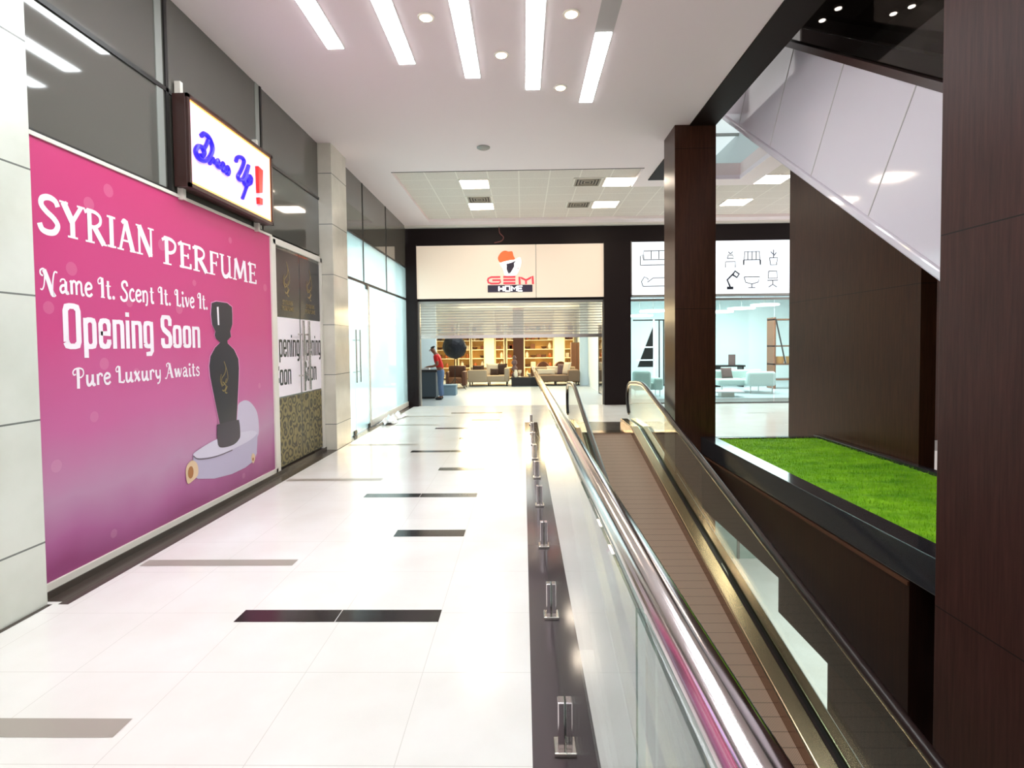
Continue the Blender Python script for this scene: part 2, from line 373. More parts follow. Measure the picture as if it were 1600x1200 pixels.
# upper hall seen through the well: a glowing panel added in place of its lit ceiling, dark walls round it
wb = empty('ceiling_upper', (3.6, 12.8, 6.0), 'structure')
B(2.45, 4.5, 10.4, 15.6, 6.0, 6.05).build('glowing_ceiling', 'upper_glow', wb)
g = MB()
for y in (11.6, 13.2, 14.6): g.box(2.45, 4.5, y, y + .05, 5.95, 6.0)
g.box(3.5, 3.55, 10.4, 15.6, 5.95, 6.0)
g.build('ceiling_bar', 'alu', wb)
uh = MB(); uh.box(2.53, 8, -5, 16.2, 8.2, 8.4); uh.box(7.8, 8, -5, 16, 4.95, 8.3); uh.box(2.4, 2.53, -5, 8.4, 5.3, 8.4); uh.box(2.3, 8, 16, 16.2, 5.25, 8.4)
struct('wall_upper', uh, 'upper')
uh = MB(); uh.box(2.4, 2.45, 10.4, 15.65, 5.25, 6.05); uh.box(4.5, 4.55, 10.4, 15.65, 5.25, 6.05); uh.box(2.4, 4.55, 15.6, 15.65, 5.25, 6.05); struct('wall_upper', B(2.4, 4.55, 10.35, 10.4, 5.9, 8.2), 'upper'); struct('wall_well', uh, 'storewall')
struct('trim_3', B(2.53, 2.92, -5, 11.17, ZC - .015, ZC + .35), 'beam')   # dark beam beside the well

# ------------------------------------------------------------------ corridor wall, pillars
struct('wall_left', MB().box(-3.6, -3.42, -5, 9.6, 0, ZC), 'dark')
struct('pillar', B(-3.42, -3.165, -5, 3.53, 0, ZC), 'marble', bevel=.004)
struct('pillar', B(-3.42, -3.05, 8.88, 9.62, 0, ZC), 'marble2', bevel=.004)
w1 = empty('window_1', (-3.27, 6.2, 3.1), 'structure')
for y0, y1 in ((3.57, 5.08), (5.11, 6.93), (6.96, 8.88)):
    for z0, z1 in ((3.16, 4.055), (4.085, ZC)): B(-3.29, -3.27, y0, y1, z0, z1).build('pane', 'blackglass', w1)
fr = MB()
for y in (5.095, 6.945): fr.box(-3.29, -3.255, y - .02, y + .02, 3.12, ZC)
fr.box(-3.29, -3.255, 3.57, 8.88, 4.05, 4.09); fr.box(-3.29, -3.255, 3.57, 7.1, 3.115, 3.165)
fr.build('mullion', 'mull', w1)
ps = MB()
for y in (5.0, 6.86): ps.box(-3.285, -3.262, y - .045, y + .045, 3.17, ZC)  # pale strips stand in for the reflection seen beside each mullion
ps.build('reflection_strip', 'reflection_strip', w1)
struct('baseboard_left', B(-3.42, -3.22, 3.57, 8.88, 0, .05), 'edge')

# far glass shopfront
w2 = empty('window_2', (-3.2, 12.4, 0), 'structure')
up = [(9.62, 11.07), (11.1, 12.94), (12.97, 15.1)]
for y0, y1 in up:
    B(-3.21, -3.195, y0, y1, 3.83, ZC).build('pane', 'blackglass', w2)
    B(-3.21, -3.195, y0, y1, 2.98, 3.8).build('pane', 'film', w2)
B(-3.21, -3.195, 11.42, 15.1, .14, 2.93).build('pane', 'film', w2)
fr = MB()
for y in (11.085, 12.955): fr.box(-3.215, -3.185, y - .015, y + .015, 2.95, ZC)
fr.box(-3.215, -3.185, 9.62, 15.1, 3.8, 3.835); fr.box(-3.215, -3.185, 9.62, 15.1, 2.93, 2.98)
fr.build('mullion', 'mull', w2)
B(-3.23, -3.17, 11.42, 15.1, .02, .14).build('sill', 'frame', w2)
B(-3.22, -3.18, 11.33, 11.42, .02, 2.93).build('jamb', 'frame', w2)
d2 = empty('door_2', (-3.2, 10.5, 0), 'structure')
B(-3.21, -3.195, 9.64, 10.38, .02, 2.92).build('leaf', 'film', d2); B(-3.21, -3.195, 10.4, 11.32, .02, 2.92).build('leaf', 'film', d2)
for y in (10.27, 10.52):
    h = MB().tube([(-3.13, y, 1.0), (-3.13, y, 2.0)], .017); h.tube([(-3.2, y, 1.2), (-3.13, y, 1.2)], .012); h.tube([(-3.2, y, 1.8), (-3.13, y, 1.8)], .012)
    h.build('handle', 'steel', d2, smooth=True)
ft = MB(); ft.box(-3.23, -3.18, 10.25, 10.4, .01, .09); ft.box(-3.23, -3.18, 11.2, 11.33, .01, .09); ft.box(-3.23, -3.18, 9.64, 9.75, 2.85, 2.94); ft.box(-3.23, -3.18, 11.2, 11.33, 2.85, 2.94)
ft.build('patch_fitting', 'black', d2)
lw = MB(); lw.box(-7.6, -7.5, 9.2, 15.3, 0, 3.9); lw.box(-7.5, -3.42, 9.1, 9.2, 0, 3.9); lw.box(-7.5, -3.3, 15.12, 15.25, 0, 3.9)
struct('wall_pale', lw, 'cyanwall')
struct('ceiling', B(-7.6, -3.3, 9.1, 15.3, 3.82, 3.95), 'storewall')

# ------------------------------------------------------------------ shop wall at the end of the corridor
YB = 15.2
bw = MB()
bw.box(-3.35, 8.6, YB, YB + .3, 4.4, ZC)                       # band above the signs
bw.box(-3.3, -2.9, YB - .1, YB + .3, 0, 4.45); bw.box(2.22, 2.95, YB - .1, YB + .3, 0, 4.45)
bw.box(-3.0, 2.3, YB + .05, YB + .3, 2.9, 4.45); bw.box(2.9, 8.6, YB + .1, YB + .3, 2.95, 4.45)
struct('wall_back', bw, 'fascia')
# store interior shells
si = MB()
si.box(-6.5, 2.6, 27.0, 27.2, 0, 3.4)
struct('wall_store', si, 'warmwall')
si = MB(); si.box(-6.6, -6.5, 15.4, 27.2, 0, 3.4); si.box(-4.9, -3.07, 19.4, 19.5, 0, 3.3); si.box(2.3, 2.95, 22.4, 22.5, 0, 3.3); si.box(2.62, 2.72, 15.5, 27.2, 0, 3.4)
struct('wall_store', si, 'storewall')
struct('ceiling', B(-6.6, 2.7, 15.5, 27.2, 3.3, 3.4), 'storewall')
si = MB(); si.box(2.7, 13, 24, 24.2, 0, 3.6); si.box(12.9, 13, 15.4, 24, 0, 3.6); si.box(7.0, 7.35, 22.6, 24, 0, 3.5)
struct('wall_store', si, 'cyanwall')
struct('ceiling', B(2.7, 13, 15.5, 24.2, 3.5, 3.6), 'storewall')
struct('pillar', B(-.43, .03, 24.2, 24.6, 0, 3.3), 'brown')
w4 = empty('window_4', (5.7, YB, 0), 'structure')
for x0, x1 in ((2.97, 4.9), (4.93, 6.9), (6.93, 8.6)): B(x0, x1, YB + .1, YB + .115, .02, 2.84).build('pane', 'clear', w4)
B(2.95, 8.6, YB + .06, YB + .16, 2.84, 2.9).build('rail', 'alu', w4)
B(2.95, 8.6, YB + .06, YB + .16, 0, .03).build('sill', 'edge', w4)
d5 = empty('door_5', (2.8, 20.5, 0), 'structure')
B(2.55, 2.61, 16.2, 18.6, .05, 2.3).build('leaf', 'tint', d5)
fr = MB(); fr.box(2.54, 2.62, 16.1, 16.2, 0, 2.4); fr.box(2.54, 2.62, 18.6, 18.7, 0, 2.4); fr.box(2.54, 2.62, 16.1, 18.7, 2.3, 2.4); fr.build('frame', 'alu', d5)

# ------------------------------------------------------------------ lettering tools
def FX(x):                                   # print on a wall that faces +X: u runs along +Y
    f = lambda p: (x, p[0], p[1])
    f.n = (1, 0, 0); return f
def FY(y):                                   # print on a wall that faces -Y: u runs along +X
    f = lambda p: (p[0], y, p[1])
    f.n = (0, -1, 0); return f
SERIF = {
 'S': (.64, [(.15, 's', [(.57, .78), (.5, .92), (.32, .98), (.13, .9), (.1, .73), (.23, .58), (.44, .43), (.55, .26), (.46, .07), (.28, .01), (.1, .06), (.03, .22)])]),
 'Y': (.74, [(.15, 'l', [(.1, .97), (.36, .47)]), (.09, 'l', [(.66, .97), (.36, .47)]), (.15, 'l', [(.36, .5), (.36, .02)]), (.07, 'l', [(-.02, .97), (.24, .97)]), (.07, 'l', [(.52, .97), (.78, .97)]), (.07, 'l', [(.2, .03), (.52, .03)])]),
 'R': (.76, [(.14, 'l', [(.18, .0), (.18, .97)]), (.1, 's', [(.1, .96), (.38, .95), (.55, .84), (.54, .64), (.36, .5), (.2, .5)]), (.14, 'l', [(.34, .5), (.66, .02)]), (.07, 'l', [(.03, .03), (.34, .03)]), (.07, 'l', [(.56, .03), (.78, .03)]), (.08, 'l', [(.02, .88), (.18, .98)])]),
 'I': (.4, [(.15, 'l', [(.2, 0), (.2, 1)]), (.08, 'l', [(.04, .96), (.36, .96)]), (.08, 'l', [(.04, .04), (.36, .04)])]),
 'A': (.76, [(.08, 'l', [(.12, .02), (.37, .98)]), (.15, 'l', [(.36, .98), (.63, .02)]), (.08, 'l', [(.2, .33), (.55, .33)]), (.07, 'l', [(0, .03), (.26, .03)]), (.07, 'l', [(.5, .03), (.76, .03)]), (.1, 's', [(.22, .88), (.3, .99), (.4, .96)])]),
 'N': (.86, [(.09, 'l', [(.16, .02), (.16, .97)]), (.16, 'l', [(.16, .97), (.66, .02)]), (.09, 'l', [(.68, 0), (.68, .97)]), (.07, 'l', [(.02, .97), (.24, .97)]), (.07, 'l', [(.02, .03), (.3, .03)]), (.07, 'l', [(.55, .97), (.82, .97)])]),
 'P': (.66, [(.14, 'l', [(.2, 0), (.2, .97)]), (.1, 's', [(.1, .96), (.38, .95), (.55, .82), (.52, .58), (.36, .46), (.22, .46)]), (.07, 'l', [(.05, .03), (.38, .03)]), (.08, 'l', [(.02, .86), (.2, .99)])]),
 'E': (.64, [(.14, 'l', [(.18, 0), (.18, .97)]), (.09, 'l', [(.1, .94), (.54, .94)]), (.08, 'l', [(.2, .5), (.46, .5)]), (.1, 'l', [(.06, .05), (.56, .05)]), (.08, 'l', [(.52, .98), (.52, .78)]), (.08, 'l', [(.55, .22), (.55, .02)]), (.06, 'l', [(.45, .6), (.45, .4)]), (.08, 'l', [(.02, .86), (.18, .99)])]),
 'F': (.58, [(.14, 'l', [(.18, 0), (.18, .97)]), (.09, 'l', [(.1, .94), (.54, .94)]), (.08, 'l', [(.2, .5), (.44, .5)]), (.07, 'l', [(.04, .03), (.36, .03)]), (.08, 'l', [(.52, .98), (.52, .76)]), (.06, 'l', [(.44, .6), (.44, .4)])]),
 'U': (.76, [(.14, 's', [(.18, .95), (.18, .5), (.19, .22), (.3, .05), (.46, .08), (.57, .22)]), (.1, 'l', [(.6, .97), (.6, .02)]), (.07, 'l', [(.04, .96), (.3, .96)]), (.07, 'l', [(.48, .96), (.68, .96)]), (.07, 'l', [(.58, .04), (.74, .06)])]),
 'M': (.98, [(.09, 'l', [(.14, .03), (.2, .97)]), (.15, 'l', [(.2, .97), (.48, .12)]), (.09, 'l', [(.48, .12), (.74, .97)]), (.14, 'l', [(.76, .97), (.84, .02)]), (.07, 'l', [(.02, .03), (.26, .03)]), (.07, 'l', [(.72, .03), (.96, .03)])]),
 ' ': (.42, []),
}
SWASH = {
 'N': (.98, [(.07, 's', [(.16, .68), (.04, .74), (.03, .9), (.18, .99), (.3, .9)]), (.06, 's', [(0, .1), (.1, .08), (.2, .3), (.26, .85)]), (.2, 's', [(.22, .95), (.42, .5), (.62, -.08), (.76, -.05)]), (.07, 's', [(.62, .02), (.66, .5), (.76, .9), (.92, .9)])]),
 'a': (.58, [(.07, 's', [(.08, .5), (.14, .62), (.3, .64), (.38, .52)]), (.14, 's', [(.38, .56), (.38, .2), (.42, .03), (.54, .06)]), (.11, 's', [(.36, .38), (.16, .34), (.07, .18), (.16, .03), (.34, .12)])]),
 'm': (.9, [(.14, 'l', [(.12, .62), (.12, 0)]), (.11, 's', [(.12, .48), (.24, .62), (.38, .55), (.4, .3), (.4, 0)]), (.11, 's', [(.42, .48), (.54, .62), (.68, .55), (.7, .2), (.74, .02), (.86, .06)]), (.06, 'l', [(.02, .56), (.14, .64)])]),
 'e': (.52, [(.12, 's', [(.12, .32), (.4, .4), (.4, .55), (.25, .63), (.1, .5), (.06, .28), (.14, .06), (.32, .02), (.46, .14)])]),
 'I': (.52, [(.07, 's', [(.22, .72), (.08, .68), (.04, .84), (.18, .98), (.32, .96)]), (.17, 's', [(.3, .99), (.32, .5), (.31, .02)]), (.06, 'l', [(.18, .02), (.46, .02)])]),
 't': (.42, [(.14, 's', [(.17, .88), (.17, .3), (.2, .04), (.36, .06)]), (.07, 'l', [(.02, .62), (.36, .62)])]),
 '.': (.28, [(0, 'd', [(.12, .06)])]),
 'S': (.66, [(.13, 's', [(.54, .74), (.5, .92), (.34, .98), (.18, .86), (.2, .66), (.38, .48), (.5, .3), (.46, .06), (.28, -.03), (.1, .04), (.06, .2)])]),
 'c': (.48, [(.12, 's', [(.38, .5), (.28, .63), (.12, .52), (.06, .28), (.14, .06), (.3, .02), (.43, .13)])]),
 'n': (.64, [(.14, 'l', [(.12, .62), (.12, 0)]), (.11, 's', [(.12, .46), (.26, .62), (.42, .54), (.45, .2), (.4, -.1), (.28, -.14)]), (.06, 'l', [(.02, .56), (.14, .64)])]),
 'L': (.66, [(.07, 's', [(.2, .7), (.07, .68), (.04, .84), (.16, .98), (.28, .95)]), (.16, 's', [(.27, .98), (.28, .5), (.27, .06)]), (.09, 's', [(.2, .06), (.4, .03), (.56, .02), (.6, .16)])]),
 'i': (.36, [(.14, 's', [(.15, .6), (.15, .2), (.18, .03), (.32, .06)]), (0, 'd', [(.16, .84)])]),
 'v': (.52, [(.14, 'l', [(.08, .62), (.26, .02)]), (.07, 's', [(.26, .02), (.4, .36), (.42, .62)])]),
 'P': (.72, [(.07, 's', [(.18, .68), (.05, .66), (.02, .82), (.14, .96), (.4, 1.0), (.6, .9), (.62, .66), (.48, .5), (.34, .52)]), (.17, 's', [(.3, .98), (.31, .5), (.3, -.1)])]),
 'u': (.66, [(.14, 's', [(.12, .62), (.12, .2), (.2, .03), (.34, .1), (.44, .28)]), (.14, 's', [(.46, .62), (.46, .2), (.5, .03), (.62, .07)])]),
 'r': (.48, [(.14, 'l', [(.12, .62), (.12, 0)]), (.1, 's', [(.12, .44), (.24, .62), (.38, .58), (.38, .46)])]),
 'x': (.56, [(.14, 'l', [(.08, .62), (.44, .0)]), (.07, 'l', [(.44, .62), (.06, 0)])]),
 'y': (.58, [(.14, 's', [(.1, .62), (.12, .28), (.24, .1), (.4, .2)]), (.1, 's', [(.44, .62), (.44, .1), (.36, -.2), (.18, -.28)])]),
 'A': (.86, [(.07, 's', [(.2, .76), (.16, .94), (.34, 1.02), (.46, .86)]), (.15, 'l', [(.42, 1.0), (.66, .02)]), (.07, 's', [(.44, .95), (.26, .3), (.12, .0), (.0, .04)]), (.06, 'l', [(.24, .34), (.56, .34)]), (.06, 'l', [(.56, .02), (.8, .02)])]),
 'w': (.8, [(.14, 'l', [(.08, .62), (.22, .02)]), (.07, 'l', [(.22, .02), (.38, .58)]), (.14, 'l', [(.38, .62), (.52, .02)]), (.07, 's', [(.52, .02), (.66, .36), (.68, .62)])]),
 's': (.46, [(.1, 's', [(.38, .48), (.24, .62), (.1, .5), (.2, .34), (.36, .22), (.34, .04), (.16, 0), (.05, .12)])]),
 ' ': (.3, []),
}
def rr(x0, x1, y0, y1, r=.1): return [(x0, y0 + r), (x0, y1 - r), (x0 + r * .3, y1 - r * .3), (x0 + r, y1), (x1 - r, y1), (x1 - r * .3, y1 - r * .3), (x1, y1 - r), (x1, y0 + r), (x1 - r * .3, y0 + r * .3), (x1 - r, y0), (x0 + r, y0), (x0 + r * .3, y0 + r * .3), (x0, y0 + r)]
COND = {
 'O': (.5, [(.12, 'l', rr(.07, .38, .06, .94))]), 'o': (.4, [(.11, 'l', rr(.06, .29, .055, .66, .08))]),
 'p': (.4, [(.11, 'l', rr(.06, .29, .055, .66, .08)), (.11, 'l', [(.06, .7), (.06, -.2)])]),
 'e': (.4, [(.11, 'l', [(.29, .22), (.29, .14), (.25, .07), (.2, .055), (.14, .055), (.08, .09), (.06, .14), (.06, .58), (.1, .64), (.14, .66), (.21, .66), (.27, .63), (.29, .58), (.29, .36), (.06, .36)])]),
 'n': (.4, [(.11, 'l', [(.06, 0), (.06, .7)]), (.11, 'l', [(.06, .64), (.21, .655), (.27, .63), (.29, .58), (.29, 0)])]),
 'i': (.18, [(.11, 'l', [(.06, 0), (.06, .7)]), (.11, 'l', [(.06, .79), (.06, .9)])]),
 'g': (.4, [(.11, 'l', rr(.06, .29, .055, .66, .08)), (.11, 'l', [(.29, .7), (.29, -.08), (.25, -.14), (.08, -.15)])]),
 'S': (.44, [(.12, 'l', [(.34, .68), (.34, .86), (.3, .92), (.24, .94), (.15, .94), (.09, .92), (.06, .86), (.06, .66), (.1, .57), (.3, .42), (.34, .34), (.34, .13), (.3, .07), (.24, .055), (.15, .055), (.09, .08), (.06, .14), (.06, .3)])]),
 ' ': (.28, []),
}
def text_mb(font, s, F, u0, v0, cap, u1=None, bold=1, clip=None, mb=None):
    mb = mb or MB(); L = sum(font[c][0] for c in s); kx = (u1 - u0) / L if u1 else cap; x = 0
    for c in s:
        a, st = font[c]
        for wd, md, pts in st:
            P = [(u0 + (x + p[0]) * kx, v0 + p[1] * cap) for p in pts]
            if md == 'd': mb.dot(P[0], .1 * kx, F, ry=.1 * cap); continue
            if md == 's':
                W = crom(P, 5); mb.ribbon([(q[0], q[1]) for q in W], wd * bold * (kx + cap) / 2, F)
            else:
                wk = wd * bold * (kx + cap) / 2
                # vertical strokes take the horizontal scale, level ones the vertical
                W2 = []
                for i in range(len(P)):
                    d = Vector(P[min(i + 1, len(P) - 1)]) - Vector(P[max(i - 1, 0)]); d = d.normalized() if d.length else Vector((1, 0))
                    W2.append(wd * bold * (abs(d.y) * kx + abs(d.x) * cap * .8))
                mb.ribbon(P, W2, F)
        x += a
    if clip is not None:
        keep = [i for i, f in enumerate(mb.f) if all(mb.v[j][1] >= clip for j in f)]
        mb.f = [mb.f[i] for i in keep]; mb.m = [mb.m[i] for i in keep]
    return mb

# ------------------------------------------------------------------ perfume poster
XP = -3.25
po = thing('poster', 'large pink perfume poster with a black bottle, filling the shop window', 'poster', (XP, 5.35, .05))
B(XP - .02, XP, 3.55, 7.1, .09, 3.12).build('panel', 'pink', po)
fr = MB(); fr.box(XP - .02, XP + .02, 3.57, 7.12, .03, .1); fr.box(XP - .02, XP + .015, 3.57, 7.12, 3.112, 3.14); fr.box(XP - .02, XP + .015, 3.53, 3.555, .1, 3.12); fr.box(XP - .02, XP + .02, 7.07, 7.13, .05, 3.12)
fr.build('frame', 'frame', po)
F1 = FX(XP + .002); F2 = FX(XP + .004); F3 = FX(XP + .006); F4 = FX(XP + .008)
text_mb(SERIF, 'SYRIAN', F1, 3.665, 2.49, .25, 4.84, 1.05).build('lettering', 'white', po)
text_mb(SERIF, 'PERFUME', F1, 4.93, 2.455, .25, 6.71, 1.05).build('lettering', 'white', po)
text_mb(SWASH, 'Name It. Scent It. Live It.', F1, 3.66, 2.085, .155, 5.64, 1.12).build('lettering', 'white', po)
text_mb(COND, 'Opening', F1, 3.83, 1.69, .33, 4.80, 1.08).build('lettering', 'white', po)
text_mb(COND, 'Soon', F1, 4.885, 1.69, .3, 5.50, 1.08).build('lettering', 'white', po)
text_mb(SWASH, 'Pure Luxury Awaits', F1, 3.90, 1.415, .135, 5.46, 1.12).build('lettering', 'white', po)
def sm(pts, closed=True, n=5): return [(q[0], q[1]) for q in crom([(a, b) for a, b in pts], n, closed)]
pl = MB()
pl.poly(sm([(6.161, .70), (6.161, 1.0), (6.281, 1.07), (6.443, 1.045), (6.609, .912), (6.655, .733), (6.616, .60), (6.4, .6)]), F1, 2)
pl.poly([(5.301, .63), (5.31, .43), (5.368, .387), (5.661, .318), (6.0, .285), (6.3, .29), (6.489, .323), (6.58, .4), (6.616, .631)], F2, 1)
pl.poly(sm([(5.302, .638), (5.368, .669), (5.732, .723), (6.202, .715), (6.5, .69), (6.59, .64), (6.419, .59), (6.023, .556), (5.674, .553), (5.393, .59)]), F3, 0)
pl.ribbon(sm([(5.302, .63), (5.393, .58), (5.674, .545), (6.023, .549)], False), .012, F4, 3)
pl.build('printed_plinth', ['plinth', 'plinthside', 'disc', 'rim'], po)
bL = [(5.70, 2.155), (5.682, 2.036), (5.70, 1.93), (5.755, 1.86), (5.74, 1.82), (5.76, 1.785), (5.84, 1.745), (5.74, 1.69), (5.65, 1.60), (5.622, 1.5), (5.632, 1.40), (5.677, 1.24), (5.733, 1.05), (5.785, .875)]
bR = [(6.13, .865), (6.16, 1.05), (6.19, 1.25), (6.215, 1.45), (6.205, 1.56), (6.12, 1.665), (5.99, 1.735), (5.985, 1.765), (6.062, 1.81), (6.05, 1.87), (6.1, 1.95), (6.105, 2.06), (6.10, 2.14), (6.0, 2.178), (5.79, 2.178)]
halo = [(5.91 + (y - 5.91) * 1.06, 1.5 + (z - 1.5) * 1.012) for y, z in bL + bR]
pb = MB(); pb.poly(halo, F2, 2); pb.poly(bL + bR, F3, 0)
pb.poly(sm([(5.735, .85), (5.76, .875), (6.13, .87), (6.185, .84), (6.2, .7), (6.17, .645), (6.05, .605), (5.85, .61), (5.75, .645), (5.728, .75)]), F4, 1)
pb.poly([(5.79, 2.12), (5.825, 2.125), (5.83, 1.93), (5.8, 1.93)], F4, 3)
fl_ = MB()
pb.build('printed_bottle', ['bottle', 'capprint', 'halo', 'white'], po)
def flame(mb, F, u, v, h, mi=0):
    k = lambda *p: [(u + a * h, v + b * h) for a, b in p]
    for wd, p in ((.035, k((0, 1), (.1, .8), (.02, .6), (-.16, .45), (-.12, .25), (.02, .3), (.12, .45))), (.03, k((.03, .95), (.16, .7), (.2, .45), (.08, .3))), (.045, k((-.1, .35), (.08, .2), (-.04, .06), (-.14, .1))), (.04, k((.16, .2), (.02, .02), (.14, -.02))), (.03, k((-.18, .6), (-.24, .4), (-.14, .2)))):
        mb.ribbon(sm(p, False), wd * h, F, mi)
    return mb
flame(MB(), F4, 5.9, 1.2, .34).build('printed_emblem', 'gold', po)
sh = MB().poly(sm([(5.175, .5), (5.2, .56), (5.277, .591), (5.361, .538), (5.37, .431), (5.266, .386), (5.196, .387)]), F3, 0); sh.dot((5.25, .48), .045, F4, 1, ry=.06); sh.build('printed_seashell', ['shell', 'shelld'], po)
sh = MB().poly(sm([(6.44, .37), (6.47, .42), (6.52, .40), (6.53, .34), (6.48, .30)]), F3, 0); sh.dot((6.48, .35), .02, F4, 1)
sh.build('printed_seashell', ['shell', 'shelld'], po)

# ------------------------------------------------------------------ decal doors next to the poster
d1 = empty('door_1', (XP, 7.95, .05), 'structure')
fr = MB(); fr.box(XP - .03, XP + .02, 7.13, 7.2, .05, 3.1); fr.box(XP - .03, XP + .02, 8.79, 8.86, .05, 3.1); fr.box(XP - .03, XP + .02, 7.13, 8.86, 3.04, 3.12)
fr.build('frame', 'frame', d1)
for y0, y1 in ((7.2, 7.985), (8.0, 8.79)):
    lf = B(XP - .03, XP - .008, y0, y1, .07, 3.04).build('leaf', 'blackglass', d1)
    B(XP - .008, XP - .004, y0 + .02, y1 - .005, 2.1, 3.0).build('black_decal', 'blackprint', lf)
    B(XP - .008, XP - .004, y0 + .02, y1 - .005, 1.02, 2.09).build('white_decal', 'white', lf)
    B(XP - .008, XP - .004, y0 + .02, y1 - .005, .08, 1.0).build('gold_decal', 'lattice', lf)
    c = (y0 + y1) / 2; fd = FX(XP - .0025)
    flame(MB(), fd, c - .02, 2.4, .46).build('emblem', 'gold', lf)
    t = text_mb(SERIF, 'SYRIAN', fd, c - .17, 2.27, .06, c + .17); text_mb(SERIF, 'PERFUME', fd, c - .2, 2.19, .06, c + .2, mb=t); t.build('lettering', 'gold', lf)
text_mb(COND, 'Opening', FX(XP - .0025), 7.12, 1.55, .34, 7.97, 1.0, clip=7.225).build('lettering', 'blackprint', d1)
text_mb(COND, 'Soon', FX(XP - .0025), 7.14, 1.17, .3, 7.66, 1.0, clip=7.225).build('lettering', 'blackprint', d1)
text_mb(COND, 'Opening', FX(XP - .0025), 8.06, 1.55, .34, 8.8, 1.0).build('lettering', 'blackprint', d1)
text_mb(COND, 'Soon', FX(XP - .0025), 8.08, 1.17, .3, 8.6, 1.0).build('lettering', 'blackprint', d1)
for y in (7.92, 8.13):
    h = MB().tube([(XP + .075, y, 1.05), (XP + .075, y, 2.07)], .019); h.tube([(XP - .01, y, 1.27), (XP + .075, y, 1.27)], .012); h.tube([(XP - .01, y, 1.87), (XP + .075, y, 1.87)], .012)
    h.build('handle', 'steel', d1, smooth=True)

# ------------------------------------------------------------------ lightbox sign above the poster
sg = thing('lightbox_sign', 'glowing white lightbox sign with blue script and a red exclamation mark', 'sign', (-3.2, 5.98, 3.2))
B(-3.24, -3.115, 5.13, 6.86, 3.2, 4.06).build('case', 'signframe', sg, bevel=.006)
B(-3.12, -3.108, 5.165, 6.825, 3.235, 4.025).build('edge_light', 'signedge', sg)
B(-3.112, -3.102, 5.19, 6.80, 3.26, 4.0).build('face', 'signface', sg)
fr = MB()
for y in (5.13, 6.825): fr.box(-3.115, -3.09, y, y + .035, 3.2, 4.06)
for z in (3.2, 4.025): fr.box(-3.115, -3.09, 5.13, 6.86, z, z + .035)
fr.build('frame', 'signframe', sg)
def tb(mb, pts, r, x=-3.085, n=6): mb.tube([(x, q[0], q[1]) for q in crom([(a, b) for a, b in pts], n)], r, 8); return mb
t = MB(); tb(t, [(5.325, 3.735), (5.373, 3.775), (5.458, 3.764), (5.515, 3.69), (5.475, 3.598), (5.38, 3.515), (5.275, 3.503), (5.225, 3.55), (5.265, 3.615), (5.345, 3.625), (5.365, 3.575), (5.315, 3.535), (5.30, 3.56)], .023)
tb(t, [(5.44, 3.735), (5.40, 3.67), (5.345, 3.60)], .02); t.build('lettering', 'blue', sg, smooth=True)
t = MB(); tb(t, [(5.455, 3.51), (5.50, 3.56), (5.52, 3.585), (5.54, 3.55), (5.57, 3.555)], .019); tb(t, [(5.57, 3.545), (5.62, 3.57), (5.61, 3.60), (5.585, 3.57), (5.60, 3.53), (5.65, 3.53)], .019)
tb(t, [(5.65, 3.53), (5.70, 3.6), (5.72, 3.56), (5.70, 3.52), (5.74, 3.52)], .019); tb(t, [(5.74, 3.52), (5.79, 3.59), (5.82, 3.55), (5.80, 3.51), (5.76, 3.515)], .019); t.build('lettering', 'blue', sg, smooth=True)
t = MB(); tb(t, [(5.965, 3.70), (6.0, 3.755), (6.09, 3.785), (6.14, 3.755), (6.07, 3.64), (6.0, 3.555), (6.03, 3.525), (6.11, 3.56), (6.19, 3.665), (6.24, 3.745), (6.18, 3.62), (6.13, 3.54), (6.15, 3.505), (6.2, 3.53)], .022); t.build('lettering', 'blue', sg, smooth=True)
t = MB(); tb(t, [(6.275, 3.645), (6.21, 3.53), (6.14, 3.42), (6.085, 3.335)], .02); tb(t, [(6.2, 3.56), (6.27, 3.63), (6.31, 3.62), (6.29, 3.56), (6.22, 3.52)], .017); t.build('lettering', 'blue', sg, smooth=True)
t = MB(); t.prism([(-3.102, 6.43, 3.80), (-3.102, 6.545, 3.785), (-3.102, 6.52, 3.515), (-3.102, 6.44, 3.49)], (.04, 0, 0)); t.prism([(-3.102, 6.437, 3.44), (-3.102, 6.52, 3.445), (-3.102, 6.515, 3.37), (-3.102, 6.44, 3.365)], (.04, 0, 0))
t.build('exclamation_mark', 'red', sg)
for y in (5.22, 6.70):
    for z0, z1 in ((4.06, 4.2), (3.1, 3.2)): B(-3.255, -3.2, y - .022, y + .022, z0 - (.0 if z0 < 4 else .02), z1 + (.02 if z0 < 4 else 0)).build('bracket', 'frame', sg)

# ------------------------------------------------------------------ strip lights, downlights, troffers, vents, detector
def strip(label, x0, x1, y0, yl, y1):
    t = thing('strip_light', label, 'ceiling light', ((x0 + x1) / 2, (y0 + y1) / 2, ZC), 'recessed strip lights')
    h = MB(); h.box(x0 - .012, x1 + .012, y0, y1 + .012, ZC - .006, ZC); h.build('housing', 'housing', t)
    B(x0, x1, yl, y1, ZC - .012, ZC - .005).build('diffuser', 'lamp', t)
strip('white ceiling strip light beside the lightbox sign, first in the staggered row', -2.10, -1.925, 1.6, 1.6, 6.09)
strip('white ceiling strip light second in the row counting from the lightbox sign', -1.395, -1.215, 1.9, 1.9, 6.45)
strip('middle one of the five white ceiling strip lights', -.665, -.49, 2.2, 2.2, 6.81)
strip('white ceiling strip light reaching in between the two warm downlight columns', .07, .245, 2.5, 2.5, 7.15)
strip('shortest lit ceiling strip light, half of its slot unlit, next to the dark beam', .795, .965, 2.8, 5.9, 7.55)
